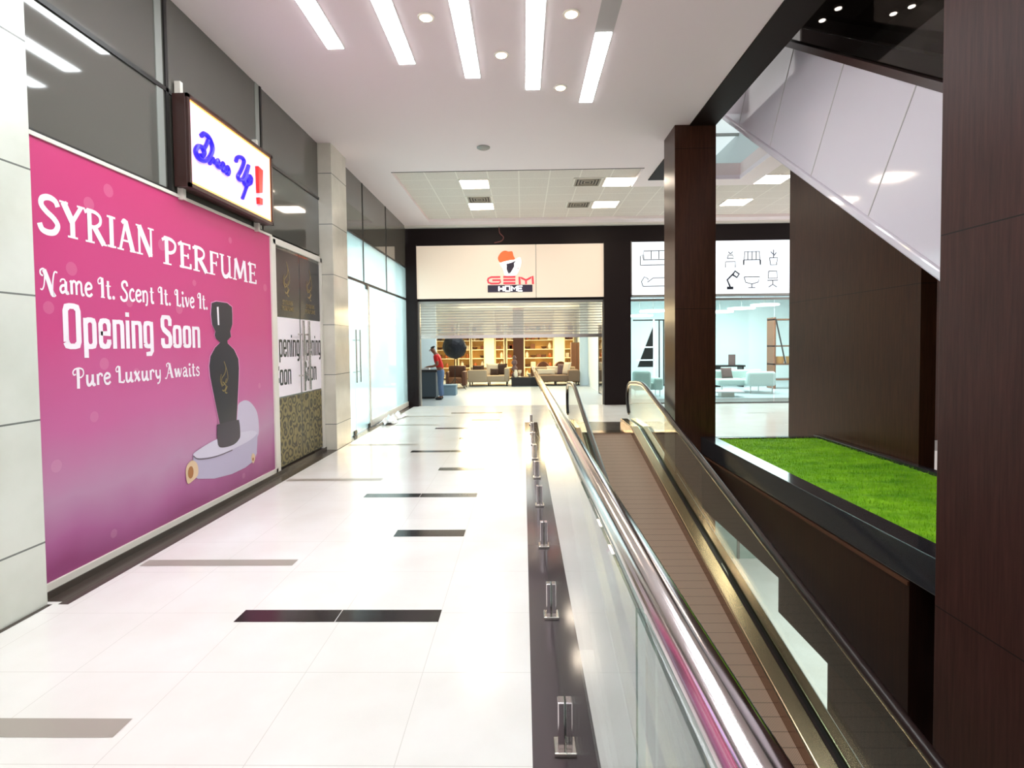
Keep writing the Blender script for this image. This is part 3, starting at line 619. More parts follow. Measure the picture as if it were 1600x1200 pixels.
for lab, x, y in (('warm round downlight between the second and third strip lights', -.93, 5.56), ('warm round downlight between the third and fourth strip lights', -.21, 6.3), ('warm round downlight at the frame top between the two strip lights by the beam', .51, 5.56), ('warm round downlight low in the row, by the end of the last strip light', .51, 7.12)):
    t = thing('downlight', lab, 'ceiling light', (x, y, ZC), 'round downlights')
    MB().lathe(x, y, [(.085, ZC - .001), (.085, ZC - .012), (.065, ZC - .014)]).build('ring', 'frame', t, smooth=True)
    MB().lathe(x, y, [(.062, ZC - .012), (.055, ZC - .02), (.02, ZC - .026)]).build('diffuser', 'spot', t, smooth=True)
tag(MB().lathe(-.62, 9.2, [(.11, ZC), (.11, ZC - .012), (.08, ZC - .03), (.03, ZC - .034)]).build('smoke_detector', 'alu', loc=(-.62, 9.2, ZC), smooth=True), 'small round grey detector on the plain white ceiling', 'detector')
ZT = ZC + .07
for lab, x, y in (('square troffer light in the tiled ceiling, upper of the pair toward the window side', -.965, 11.5), ('square troffer light in the tiled ceiling just above the shop logo', -.965, 13.33), ('square troffer light in the tiled ceiling at the coffer corner by the dark pillar', 2.0, 11.5), ('square troffer light in the tiled ceiling, lower of the pair by the dark pillar', 2.0, 13.33), ('square troffer light partly cut off by the brown wall, beyond the pillar', 5.15, 11.5), ('square troffer light seen alone between the pillar and the brown wall', 5.1, 13.33)):
    t = thing('troffer_light', lab, 'ceiling light', (x, y, ZT), 'square troffer lights')
    B(x - .305, x + .305, y - .305, y + .305, ZT - .012, ZT + .002).build('frame', 'frame', t)
    B(x - .28, x + .28, y - .28, y + .28, ZT - .018, ZT - .01).build('diffuser', 'troffer', t)
def vent(lab, x, y):
    t = thing('ceiling_vent', lab, 'air vent', (x, y, ZT), 'square ceiling vents')
    f_ = MB()
    for s in (-1, 1): f_.box(x - .3, x + .3, y + s * .28 - .02, y + s * .28 + .02, ZT - .015, ZT + .002); f_.box(x + s * .28 - .02, x + s * .28 + .02, y - .26, y + .26, ZT - .015, ZT + .002)
    f_.build('frame', 'frame', t)
    B(x - .26, x + .26, y - .26, y + .26, ZT - .004, ZT + .002).build('opening', 'dark', t)
    s_ = MB()
    for r in (.06, .12, .18, .24):
        for s in (-1, 1): s_.box(x - r, x + r, y + s * r - .012, y + s * r + .012, ZT - .014, ZT - .005); s_.box(x + s * r - .012, x + s * r + .012, y - r, y + r, ZT - .014, ZT - .005)
    s_.build('louver', 'vent', t)
vent('square ceiling vent beside the coffer corner troffer', 1.36, 11.5)
vent('square ceiling vent beside the lower troffer by the pillar', 1.36, 13.33)
vent('square ceiling vent between the two troffers above the shop logo', -.965, 12.72)
tag(MB().tube(crom([(-.62, 15.1, 4.9), (-.6, 15.05, 4.72), (-.5, 15.04, 4.6), (-.56, 15.05, 4.5), (-.75, 15.08, 4.46)], 6), .011, 6).build('cable', 'cable', loc=(-.62, 15.1, 4.9), smooth=True), 'loose reddish cable dangling from the ceiling above the shop logo', 'cable')

# ------------------------------------------------------------------ shop sign with the capped head
ss = thing('shop_sign', 'cream shop fascia sign with orange cap logo above the half open shutter', 'sign', (-.3, 15.15, 2.96))
sp = MB(); sp.box(-3.0, .372, 15.13, 15.2, 2.965, 4.41); sp.box(.384, 2.4, 15.13, 15.2, 2.965, 4.41); sp.build('panel', 'cream_sign', ss)
Fs = FY(15.127); Fs2 = FY(15.122); Fs3 = FY(15.117)
MB().poly(sm([(-.66, 4.03), (-.63, 4.13), (-.55, 4.22), (-.46, 4.25), (-.37, 4.225), (-.27, 4.225), (-.235, 4.11), (-.2, 4.01), (-.33, 3.99), (-.5, 3.955), (-.6, 3.93)]), Fs2).build('cap_emblem', 'hat', ss)
wh = MB(); wh.poly(sm([(-.6, 3.94), (-.2, 4.01), (-.06, 4.06), (-.03, 3.9), (-.1, 3.7), (-.2, 3.58), (-.45, 3.57), (-.52, 3.75)]), Fs); wh.build('glow_panel', 'whitev', ss)
MB().poly([(-.435, 3.885), (-.3, 3.92), (-.145, 3.985), (-.22, 3.91), (-.215, 3.82), (-.25, 3.76), (-.28, 3.71), (-.33, 3.635), (-.385, 3.63), (-.41, 3.7), (-.43, 3.76), (-.42, 3.83)], Fs3).build('face_emblem', 'navy', ss)
MB().poly([(-.13, 3.7), (-.15, 3.66), (-.12, 3.78), (-.09, 3.79)], Fs3).build('mark_emblem', 'redv', ss)
gm = MB()
gm.ribbon([(-.6, 3.535), (-.85, 3.535), (-.93, 3.5), (-.945, 3.45), (-.93, 3.39), (-.85, 3.36), (-.64, 3.36), (-.6, 3.4), (-.6, 3.45), (-.82, 3.45)], .05, Fs2)
for z in (3.535, 3.45, 3.365): gm.ribbon([(-.52, z), (-.19, z)], .058, Fs2)
gm.ribbon([(-.07, 3.33), (-.08, 3.53), (-.02, 3.5), (.1, 3.44), (.22, 3.5), (.28, 3.55), (.29, 3.33)], .055, Fs2); gm.ribbon([(.1, 3.44), (.1, 3.33)], .05, Fs2)
gm.build('lettering', 'redv', ss)
B(-.95, .275, 15.118, 15.13, 3.12, 3.315).build('name_bar', 'navy', ss)
def block(mb, s, u, v, h, wd, F):
    G = {'H': [[(0, 0), (0, 1)], [(.7, 0), (.7, 1)], [(0, .5), (.7, .5)]], 'O': [[(0, 0), (0, 1), (.7, 1), (.7, 0), (0, 0)]], 'M': [[(0, 0), (0, 1), (.4, .4), (.8, 1), (.8, 0)]], 'E': [[(.7, 0), (0, 0), (0, 1), (.7, 1)], [(0, .5), (.6, .5)]]}
    for c in s:
        for st in G[c]: mb.ribbon([(u + a * wd, v + b * h) for a, b in st], .04, F)
        u += wd * 1.02
    return mb
block(MB(), 'HOME', -.64, 3.15, .13, .17, FY(15.114)).build('lettering', 'whitev', ss)

# right hand lit fascia with line drawings
ls = thing('lit_fascia', 'bright white lit fascia with line drawings of furniture beyond the dark pillar', 'sign', (5.6, 15.2, 3))
B(2.97, 8.4, 15.16, 15.3, 3.0, 4.44).build('panel', 'screen', ls)
fr = MB(); fr.box(2.95, 8.42, 15.15, 15.3, 2.95, 3.0); fr.box(2.95, 2.99, 15.15, 15.3, 2.95, 4.46); fr.build('frame', 'alu', ls)
FI = FY(15.157)
def icon(strokes, u, v, k, lw=.022):
    mb = MB()
    for st in strokes: mb.ribbon([(u + a * k, v + b * k) for a, b in st], lw, FI)
    mb.build('drawing', 'ink', ls)
sofa_i = [[(-.5, -.2), (-.5, .1), (-.42, .15), (-.4, -.02), (.4, -.02), (.42, .15), (.5, .1), (.5, -.2), (-.5, -.2)], [(-.38, 0), (-.38, .28), (.38, .28), (.38, 0)], [(-.13, 0), (-.13, .28)], [(.13, 0), (.13, .28)]]
bench_i = [[(-.4, -.35), (-.36, .3), (.36, .3), (.4, -.35)], [(-.4, -.1), (.4, -.1)], [(-.2, -.1), (-.2, .3)], [(0, -.1), (0, .3)], [(.2, -.1), (.2, .3)], [(-.42, -.1), (-.42, -.35)], [(.42, -.1), (.42, -.35)]]
lamp_i = [[(-.15, -.38), (.12, -.38), (.12, -.33), (-.15, -.33)], [(0, -.33), (-.14, 0), (.14, .28)], [(.1, .22), (.2, .38), (.38, .25), (.28, .1), (.1, .22)]]
bowl_i = [[(-.35, .12), (-.28, -.12), (0, -.2), (.28, -.12), (.35, .12), (-.35, .12)], [(0, -.2), (0, -.34)], [(-.16, -.36), (.16, -.36)]]
chair_i = [[(-.2, .4), (.2, .4), (.22, .05), (-.22, .05), (-.2, .4)], [(-.26, -.05), (.26, -.05)], [(0, -.05), (0, -.25)], [(-.2, -.38), (0, -.25), (.2, -.38)]]
desk_i = [[(-.22, -.36), (-.22, -.1), (.22, -.1), (.22, -.36)], [(-.14, .05), (-.1, .2), (.1, .2), (.14, .05), (-.14, .05)], [(0, .25), (.1, .35)], [(0, .25), (-.1, .35)]]
plant_i = [[(-.2, 0), (-.14, -.35), (.14, -.35), (.2, 0), (-.2, 0)], [(0, 0), (0, .4)], [(0, .1), (.14, .26)], [(0, .16), (-.14, .3)]]
chaise_i = [[(-.45, -.18), (-.5, -.02), (-.4, .14), (-.28, .08), (-.3, -.05), (-.1, .1), (.5, .1), (.4, -.18), (-.45, -.18)]]
icon(sofa_i, 3.62, 3.97, .8); icon(chaise_i, 3.65, 3.38, .8)
icon(desk_i, 5.66, 3.93, .6); icon(bench_i, 6.24, 3.97, .55); icon(plant_i, 6.82, 3.96, .55)
icon(lamp_i, 5.66, 3.38, .62, .045); icon(bowl_i, 6.24, 3.38, .6); icon(chair_i, 6.8, 3.38, .55)
icon(chair_i, 4.55, 3.95, .6); icon(plant_i, 7.5, 3.9, .6); icon(bowl_i, 7.5, 3.35, .6)

# ------------------------------------------------------------------ roller shutter
rs = thing('roller_shutter', 'half raised see-through roller shutter under the cream shop sign', 'shutter', (-.33, 15.3, 1.88))
sl = MB(); sl2 = MB(); z = 1.97; i = 0
while z < 2.84:
    sl.box(-2.85, 2.2, 15.315, 15.325, z, z + .058); sl2.box(-2.85, 2.2, 15.31, 15.33, z + .058, z + .074); z += .074
sl.build('slat', 'slat', rs); sl2.build('slat_hinge', 'alu', rs)
B(-2.86, 2.21, 15.29, 15.35, 1.87, 1.965).build('bottom_bar', 'steel', rs)
B(-2.9, 2.25, 15.26, 15.4, 2.84, 2.96).build('housing', 'alu', rs)
for x in (-2.9, 2.19): B(x, x + .05, 15.24, 15.36, 0, 2.84).build('guide_rail', 'alu', rs)

# ------------------------------------------------------------------ inside the furniture store
def bev(mb, n, m, p, r=.05, seg=3): return mb.build(n, m, p, smooth=True, bevel=r, seg=seg)
s1 = thing('sofa', 'beige low sofa with black base below the lit shelves, left of the black table', 'sofa', (-1.4, 22.8, 0))
bev(B(-2.22, -.62, 22.42, 23.4, .16, .42), 'seat', 'beige', s1); bev(B(-2.26, -1.48, 22.3, 22.55, .16, .66), 'side_panel', 'beige', s1, .04)
bev(B(-.78, -.58, 22.4, 23.4, .16, .72), 'armrest', 'beige', s1); bev(B(-2.22, -.62, 23.35, 23.55, .16, .74), 'backrest', 'beige', s1)
fr = MB()
for x in (-2.2, -1.45, -.7):
    for y in (22.36, 23.4): B(x, x + .05, y, y + .05, 0, .16).build('leg', 'black', s1)
B(-2.22, -.62, 22.33, 22.36, 0, .03).build('base_bar', 'black', s1)
s2 = thing('sofa', 'taupe sofa with loose cushions right of the black table', 'sofa', (1.4, 22.8, 0))
bev(B(.5, 1.85, 22.3, 23.3, .16, .42), 'seat', 'taupe', s2); bev(B(1.82, 2.28, 22.2, 23.3, .16, .62), 'armrest', 'taupe', s2, .04); bev(B(.5, 2.2, 23.25, 23.45, .16, .72), 'backrest', 'beige', s2)
fr = MB()
for x in (.52, 1.3, 2.2):
    for y in (22.28, 23.2): B(x, x + .05, y, y + .05, 0, .16).build('leg', 'black', s2)
B(.5, 2.28, 22.25, 22.28, 0, .03).build('base_bar', 'black', s2)
def cushion(label, m, x, y, z, wd, h, t=.14, rz=0, tilt=-.3):
    mb = MB(); n = 8
    vs = []; fs = []
    for s in (-1, 1):
        for j in range(n + 1):
            for i in range(n + 1):
                a, b = 2 * i / n - 1, 2 * j / n - 1
                k = (1 - a ** 4) * (1 - b ** 4); e = 1 - .07 * (1 - a * a) * (b * b) ; e2 = 1 - .07 * (1 - b * b) * a * a
                vs.append((a * wd / 2 * e2, s * t / 2 * k ** .5, b * h / 2 * e))
    N = (n + 1) ** 2
    for s in (0, 1):
        for j in range(n):
            for i in range(n):
                q = [s * N + j * (n + 1) + i, s * N + j * (n + 1) + i + 1, s * N + (j + 1) * (n + 1) + i + 1, s * N + (j + 1) * (n + 1) + i]
                fs.append(q if s == 0 else q[::-1])
    mb.add(vs, fs); o = mb.build('cushion', m, loc=(0, 0, 0), smooth=True)
    o.location = (x, y, z + h / 2 * math.cos(tilt)); o.rotation_euler = (tilt, 0, rz)
    return tag(o, label, 'cushion', 'sofa cushions')
cushion('dark brown cushion at the outer end of the beige sofa', 'cushion', -1.9, 23.2, .42, .5, .42)
cushion('large beige cushion standing in the middle of the beige sofa', 'cream', -1.28, 23.1, .42, .56, .5, rz=.2)
cushion('small dark cushion in front of the large beige one', 'cushion', -1.2, 22.92, .42, .36, .28)
cushion('dark brown cushion leaning on the inner armrest of the beige sofa', 'cushion', -.92, 23.1, .42, .5, .5, rz=-.4)
cushion('cream cushion lying along the taupe sofa back', 'cream', 1.28, 23.1, .42, .6, .36)
cushion('long cream cushion low on the taupe sofa seat', 'cream', .95, 22.85, .42, .75, .24)
cushion('taupe cushion leaning by the taupe armrest', 'mauve', 1.65, 22.95, .42, .48, .46, rz=-.3)
cushion('curved cream cushion against the brown armrest of the taupe sofa', 'cream', 1.8, 22.8, .44, .4, .52, rz=-.8)
ct_ = thing('coffee_table', 'low black block coffee table between the two store sofas', 'table', (0, 22.5, 0))
B(-.5, .55, 22.1, 22.95, .31, .36).build('top', 'black', ct_, bevel=.005); B(-.48, .53, 22.13, 22.92, 0, .31).build('plinth', 'black', ct_)
def lathe_thing(name, label, cat, m, x, y, z, prof, group=None):
    return tag(MB().lathe(x, y, [(r, z + h) for r, h in prof], 14).build(name, m, loc=(x, y, z), smooth=True), label, cat, group)
lathe_thing('sculpture', 'stacked stone sculpture on the black coffee table', 'sculpture', 'mauve', -.36, 22.55, .36, [(.1, 0), (.12, .1), (.05, .2), (.11, .28), (.13, .36), (.06, .46), (.12, .55), (.1, .66), (.05, .7), (.09, .78), (.03, .88)])
lathe_thing('goblet', 'small glass goblet on the black coffee table', 'goblet', 'ivory', -.14, 22.4, .36, [(.06, 0), (.06, .01), (.012, .03), (.012, .12), (.07, .18), (.08, .28), (.07, .28)])
lathe_thing('vase', 'pale vase near the sculpture on the black coffee table', 'vase', 'ivory', -.3, 22.25, .36, [(.06, 0), (.09, .08), (.08, .2), (.05, .27), (.06, .3)])
lathe_thing('bowl', 'cream bowl on the end of the black coffee table', 'bowl', 'cream', .3, 22.5, .36, [(.05, 0), (.12, .06), (.16, .14), (.15, .14)])
for lab, x, m in (('brown barrel chair behind the taupe sofa, beside the pale pillar', .9, 'brown'), ('brown barrel chair behind the taupe sofa, nearer its armrest', 1.7, 'brown')):
    t = thing('barrel_chair', lab, 'chair', (x, 24.6, 0), 'brown barrel chairs')
    MB().lathe(x, 24.6, [(.34, .15), (.36, .2), (.36, .42), (.3, .45)], 18).build('seat', m, t, smooth=True)
    bk = MB(); vs = []; fs = []
    for i in range(13):
        a = PI * i / 12
        for r, z in ((.3, .4), (.38, .4), (.38, .45 + .45 * math.sin(a)), (.3, .45 + .45 * math.sin(a))): vs.append((x + r * math.cos(a), 24.6 + r * math.sin(a), z))
    for i in range(12):
        for k in range(4): fs.append((i * 4 + k, i * 4 + (k + 1) % 4, (i + 1) * 4 + (k + 1) % 4, (i + 1) * 4 + k))
    fs += [(0, 1, 2, 3), (51, 50, 49, 48)]
    bk.add(vs, fs); bk.build('backrest', m, t, smooth=True)
    for a in range(4): MB().cyl(x + .25 * math.cos(a * PI / 2 + .7), 24.6 + .25 * math.sin(a * PI / 2 + .7), 0, .16, .02, n=8).build('leg', 'black', t)
ac = thing('armchair', 'brown leather armchair behind the person in red', 'armchair', (-2.62, 21.6, 0))
bev(B(-2.95, -2.3, 21.3, 22.0, .18, .42), 'seat', 'walnut', ac); bev(B(-2.98, -2.3, 21.9, 22.1, .2, .86), 'backrest', 'brown', ac, .06); bev(B(-2.4, -2.24, 21.25, 22.05, .1, .66), 'armrest', 'brown', ac); bev(B(-3.02, -2.9, 21.25, 22.05, .1, .66), 'armrest', 'brown', ac)
for x in (-2.98, -2.3):
    for y in (21.3, 22.0): B(x - .02, x + .02, y - .02, y + .02, 0, .14).build('leg', 'black', ac)
bx = thing('storage_box', 'grey blue storage box on the store floor behind the person', 'box', (-2.45, 18.6, 0))
B(-2.86, -2.27, 18.4, 18.85, 0, .3).build('body', 'box', bx, bevel=.01); B(-2.87, -2.26, 18.39, 18.86, .3, .35).build('lid', 'box', bx, bevel=.01)
co = thing('counter', 'dark slate service counter the person in red leans over', 'counter', (-3.4, 17.7, 0))
B(-4.2, -2.76, 17.3, 18.0, .06, .84).build('body', 'counter', co); B(-4.22, -2.72, 17.26, 18.04, .84, .92).build('top', 'countertop', co, bevel=.006); B(-4.15, -2.8, 17.34, 17.96, 0, .06).build('kickboard', 'black', co)
tag(B(-3.2, -2.98, 17.35, 17.6, .92, .98).build('paper_stack', 'plastic', loc=(-3.1, 17.5, .92)), 'white stack of paper on the slate counter', 'paper')
# umbrella softbox
us = thing('photo_umbrella', 'big black reflective photo umbrella on a thin light stand', 'umbrella', (-2.55, 20.5, 0))
vs = []; fs = []; R_, c0 = .47, Vector((-2.55, 20.5, 1.62)); ax = Vector((.12, .75, .25)).normalized(); e1 = ax.orthogonal().normalized(); e2 = ax.cross(e1)
for j in range(7):
    a = PI * .5 * j / 6
    for k in range(16):
        q = 2 * PI * k / 16; rr_ = R_ * math.sin(a) * (1 - .03 * (k % 2))
        vs.append(c0 - ax * (R_ * .7 * math.cos(a)) + (e1 * math.cos(q) + e2 * math.sin(q)) * rr_)
for j in range(6):
    for k in range(16): fs.append((j * 16 + k, j * 16 + (k + 1) % 16, (j + 1) * 16 + (k + 1) % 16, (j + 1) * 16 + k))
fs.append([6 * 16 + k for k in range(16)])
u_ = MB(); u_.add(vs, fs); u_.build('canopy', 'softbox', us)
MB().tube([(-2.55, 20.5, .1), (-2.55, 20.5, 1.3)], .014, 8).build('pole', 'black', us); MB().tube([(-2.55, 20.5, 1.2), c0], .02, 8).build('bracket', 'alu', us)
for k in range(3):
    a = k * 2 * PI / 3 + .4; MB().tube([(-2.55, 20.5, .45), (-2.55 + .42 * math.cos(a), 20.5 + .42 * math.sin(a), .012)], .011, 6).build('leg', 'black', us)

# shelving along the back wall with its goods
items = [('vase', 'ivory', [(.05, 0), (.09, .08), (.07, .2), (.035, .27), (.05, .3)]), ('jar', 'amber', [(.07, 0), (.08, .05), (.08, .16), (.05, .2), (.05, .22)]), ('bottle', 'terra', [(.05, 0), (.05, .18), (.02, .24), (.02, .3)]), ('bowl', 'brown', [(.05, 0), (.12, .06), (.15, .12), (.14, .12)])]
proto = {}
for nm, m, pr_ in items:
    proto[nm] = None
def goods(nm, m, prof, x, y, z, label, group):
    if proto[nm] is None:
        proto[nm] = o = lathe_thing(nm, label, nm, m, x, y, z, prof, group)
    else:
        o = proto[nm].copy(); COL.objects.link(o); o.location = (x, y, z); o['label'] = label; o['group'] = group
    return o
bproto = None
def shelf_unit(label, x0, x1, wherefrom, zs=(.08, .55, 1.0, 1.42, 1.86, 2.3), ztop=2.75, y0=26.55, m='shelfw', nper=3):
    global bproto
    t = thing('shelving_unit', label, 'shelving unit', ((x0 + x1) / 2, y0, 0), 'lit shelving units')
    for x in (x0, x1 - .04): B(x, x + .04, y0, 26.98, 0, ztop).build('side_panel', m, t)
    for z in zs: B(x0 + .04, x1 - .04, y0, 26.97, z, z + .04).build('shelf', m, t)
    B(x0 + .04, x1 - .04, 26.95, 26.98, 0, ztop).build('back_panel', 'shelfback', t)
    for zi, z in enumerate(zs):
        n = max(2, round((x1 - x0) / .3)); 
        for k in range(n):
            x = x0 + .14 + (x1 - x0 - .28) * (k + .15 * random.random()) / max(1, n - 1) * .95
            r = random.random(); zz = z + .04; yy = y0 + .2
            if r < .3:
                wd, h = random.uniform(.08, .13), random.uniform(.14, .26)
                o = MB().box(x - wd, x + wd, yy - .08, yy + .1, zz, zz + h).build('storage_box', random.choice(['brown', 'terra', 'walnut', 'cream']), loc=(x, yy, zz))
                tag(o, 'small box on the shelves of the %s' % wherefrom, 'box', 'boxes on the ' + wherefrom)
            elif r < .85:
                nm, mm, pf = random.choice(items)
                goods(nm, mm, pf, x, yy, zz, 'small %s on the shelves of the %s' % (nm, wherefrom), '%ss on the %s' % (nm, wherefrom))
shelf_unit('lit amber shelving unit behind the person, beside the pale store wall', -4.2, -3.25, 'shelving behind the person')
shelf_unit('lit shelving unit seen behind the photo umbrella', -3.15, -2.55, 'shelving behind the umbrella')
shelf_unit('wide lit shelving unit between the umbrella and the first white column', -2.5, -1.86, 'shelving beside the first white column')
shelf_unit('lit shelving unit just past the first white column', -1.36, -.9, 'shelving past the first white column')
shelf_unit('narrow lit shelving unit next to the dark brown pillar', -.8, -.42, 'narrow shelving by the brown pillar')
shelf_unit('widest lit shelving unit, behind the taupe sofa', .04, 1.48, 'shelving behind the taupe sofa')
shelf_unit('lit shelving unit past the second white column', 1.98, 2.45, 'shelving past the second white column')
struct('pillar', B(-1.86, -1.38, 26.4, 26.99, 0, 3.3), 'warmwall'); struct('pillar', B(1.49, 1.97, 26.4, 26.99, 0, 3.3), 'warmwall')
cb = thing('cabinet', 'tall plain brown cabinet at the end of the store shelves', 'cabinet', (2.1, 24.2, 0))
B(2.1, 2.58, 24.0, 24.5, 0, 1.75).build('body', 'taupe', cb); B(2.11, 2.33, 23.98, 24.0, .05, 1.72).build('door', 'walnut', cb); B(2.35, 2.57, 23.98, 24.0, .05, 1.72).build('door', 'walnut', cb)

# right hand store
def msofa(label, ox, oy, wl_, arm_right=True):
    t = thing('sofa', label, 'sofa', (ox, oy, 0)); return t
t = msofa('pale mint sofa with a brown cushion behind the glass, right of the dark pillar', 7.3, 18.6, 1)
bev(B(6.45, 7.5, 18.3, 19.0, .24, .46), 'seat', 'mint', t, .06); bev(B(7.28, 8.2, 17.95, 18.2, .24, .72), 'back_panel', 'mint', t, .09, 4); bev(B(7.3, 8.2, 18.2, 19.1, .24, .46), 'seat', 'mint', t, .05)
bev(B(6.5, 8.2, 19.0, 19.22, .24, .74), 'backrest', 'mint', t, .07)
for x in (7.36, 8.1, 6.6, 8.1):
    pass
for x, y in ((7.4, 18.05), (8.1, 18.05), (6.6, 18.4), (6.6, 19.1), (8.1, 19.1)): MB().tube([(x, y, 0), (x, y, .25)], .018, 8).build('leg', 'steel', t)
cushion('mauve brown cushion on the pale mint sofa', 'mauve', 6.92, 18.85, .46, .42, .38, rz=.2)
t = thing('armchair', 'pale mint armchair behind the glass, half hidden by the dark pillar', 'armchair', (4.0, 17.6, 0))
bev(B(3.5, 4.2, 17.4, 18.1, .2, .44), 'seat', 'mint', t, .06); bev(B(3.42, 4.0, 17.2, 17.45, .2, .82), 'backrest', 'mint', t, .1, 4); bev(B(4.1, 4.4, 17.3, 18.1, .2, .58), 'armrest', 'mint', t, .07)
for x, y in ((3.5, 17.3), (4.3, 17.4), (3.5, 18.0), (4.3, 18.0)): MB().tube([(x, y, 0), (x, y, .22)], .016, 8).build('leg', 'steel', t)
t = thing('side_table', 'white low table on the dark threshold right of the pillar', 'table', (6.3, 17.2, 0))
B(5.9, 6.75, 16.9, 17.5, .14, .18).build('top', 'white', t); B(6.1, 6.5, 17.05, 17.35, 0, .14).build('base', 'frame', t)
t = thing('desk', 'black desk against the pale cyan store wall', 'desk', (7.2, 21, 0))
B(7.0, 8.3, 20.7, 21.3, .76, .82).build('top', 'black', t); B(7.05, 7.4, 20.75, 21.25, 0, .76).build('pedestal', 'black', t); B(8.2, 8.26, 20.75, 21.25, 0, .76).build('leg', 'black', t)
tag(B(7.75, 8.0, 20.9, 20.95, .82, 1.22).build('picture_frame', 'mauve', loc=(7.87, 20.92, .82)), 'dark framed picture standing on the black desk', 'picture')
tag(B(7.15, 7.25, 22.57, 22.6, 1.3, 1.62).build('wall_panel', 'black', loc=(7.2, 22.58, 1.3)), 'small black wall panel above the black desk', 'panel')
t = thing('display_rack', 'brown wooden display rack by the brown wall, behind the glass', 'rack', (9.5, 20, 0))
for x in (8.95, 10.2): B(x, x + .06, 19.8, 20.4, 0, 2.55).build('upright', 'walnut', t)
for z in (.3, .85, 1.5, 2.45): B(8.95, 10.26, 19.8, 20.4, z, z + .05).build('shelf', 'walnut', t)
MB().tube([(9.0, 19.8, 2.5), (9.35, 19.8, .9)], .025, 6).build('brace', 'black', t)
for x, m, lab in ((9.25, 'orange', 'amber basket on the wooden display rack, nearer the sofa'), (9.7, 'shelfback', 'amber basket on the wooden display rack, by the brown wall')):
    tag(MB().lathe(x, 20.1, [(.16, .9), (.2, 1.15), (.18, 1.15)], 12).build('basket', m, loc=(x, 20.1, .9), smooth=True), lab, 'basket')
t = thing('display_stand', 'tall dark triangular display with white cross bars behind the glass', 'display', (5.0, 21.5, 0))
MB().prism([(4.45, 21.5, .75), (5.05, 21.5, .75), (5.05, 21.5, 2.3)], (0, .05, 0)).build('sail', 'black', t)
fr = MB(); fr.box(4.4, 5.15, 21.46, 21.5, 1.0, 1.05); fr.box(4.6, 5.15, 21.46, 21.5, 1.5, 1.55); fr.box(5.05, 5.1, 21.46, 21.5, 0, 2.6); fr.build('cross_bar', 'white', t)
t = thing('slat_screen', 'upright black slat screen beside the dark pillar, behind the glass', 'screen', (5.6, 21.6, 0))
for k in range(5): B(5.3 + k * .17, 5.34 + k * .17, 21.6, 21.65, .08, 2.55).build('slat', 'black', t)
fr = MB(); fr.box(5.26, 6.05, 21.58, 21.67, 0, .08); fr.box(4.3, 6.05, 21.6, 21.65, 2.55, 2.6); fr.build('rail', 'black', t)
for lab, x, y, z in (('round white pendant disc lamp by the brown wall, largest of the row', 8.7, 20.0, 2.98), ('round white pendant disc lamp second from the brown wall', 8.1, 20.6, 2.9), ('round white pendant disc lamp close to the dark pillar', 7.3, 20.6, 2.78), ('round white pendant disc lamp seen just before the dark pillar', 4.75, 20.2, 2.82), ('round white pendant disc lamp at the glass edge by the black wall', 4.3, 20.4, 2.66)):
    t = thing('pendant_lamp', lab, 'pendant lamp', (x, y, 3.5), 'round pendant disc lamps')
    MB().lathe(x, y, [(.46, z), (.48, z + .02), (.48, z + .05), (.4, z + .06)], 24).build('disc', 'disc_lamp', t, smooth=True)
    MB().tube([(x, y, z + .05), (x, y, 3.5)], .006, 6).build('cord', 'alu', t)

# ------------------------------------------------------------------ person in red
def skin(name, verts, edges, m, parent=None, loc=(0, 0, 0), sub=2):
    me = bpy.data.meshes.new(name); me.from_pydata([v[:3] for v in verts], edges, []); me.materials.append(M[m])
    o = bpy.data.objects.new(name, me); COL.objects.link(o)
    s = o.modifiers.new('skin', 'SKIN'); s.use_smooth_shade = True
    for i, v in enumerate(verts):
        r = v[3] if isinstance(v[3], tuple) else (v[3], v[3]); me.skin_vertices[0].data[i].radius = r; me.skin_vertices[0].data[i].use_root = (i == 0)
    if sub: b = o.modifiers.new('sub', 'SUBSURF'); b.levels = sub; b.render_levels = sub
    if parent is not None: o.parent = parent
    else: o.location = loc
    return o
# body: faces -x, leaning forward over the counter, head bowed
V = [(.02, 0, .88, (.13, .1)), (-.03, 0, 1.1, (.14, .1)), (-.09, 0, 1.3, (.15, .1)), (-.14, 0, 1.42, .055), (-.19, 0, 1.49, .06), (-.23, 0, 1.545, (.088, .082)), (-.255, 0, 1.61, .07)]
Ed = [(i, i + 1) for i in range(6)]
def chain(root, pts):
    k = root
    for p in pts: V.append(p); Ed.append((k, len(V) - 1)); k = len(V) - 1
    return k
for s in (-1, 1):
    chain(0, [(.02, s * .1, .84, .085), (.0, s * .11, .48, .058), (.04, s * .11, .1, .042), (-.05, s * .12, .05, .038), (-.14, s * .13, .035, .03)])
    h = chain(2, [(-.1, s * .2, 1.34, .06), (-.04, s * .25, 1.1, .046), (-.22, s * .2, 1.03, .036), (-.33, s * .16, 1.03, .028), (-.38, s * .15, 1.02, .032)])
    for j in range(4): chain(h, [(-.42, s * .15 + (j - 1.5) * .02, 1.02, .009), (-.455 - .01 * (j in (1, 2)), s * .15 + (j - 1.5) * .021, 1.005, .008)])
    chain(h, [(-.39, s * .11, 1.01, .01), (-.42, s * .1, 1.0, .009)])
pe = skin('person', V, Ed, 'skin', loc=(-2.58, 17.05, 0))
tag(pe, 'person in a red t-shirt and blue jeans leaning over the slate counter', 'person')
ORG[pe.name] = (0, 0, 0)
tv = [(.02, 0, .9, (.17, .135)), (-.03, 0, 1.1, (.165, .125)), (-.09, 0, 1.31, (.17, .12)), (-.13, 0, 1.4, .075)]; te = [(0, 1), (1, 2), (2, 3)]
for s in (-1, 1):
    k = len(tv); tv += [(-.1, s * .2, 1.34, .078), (-.06, s * .24, 1.17, .065)]; te += [(2, k), (k, k + 1)]
skin('t_shirt', tv, te, 'shirt', pe)
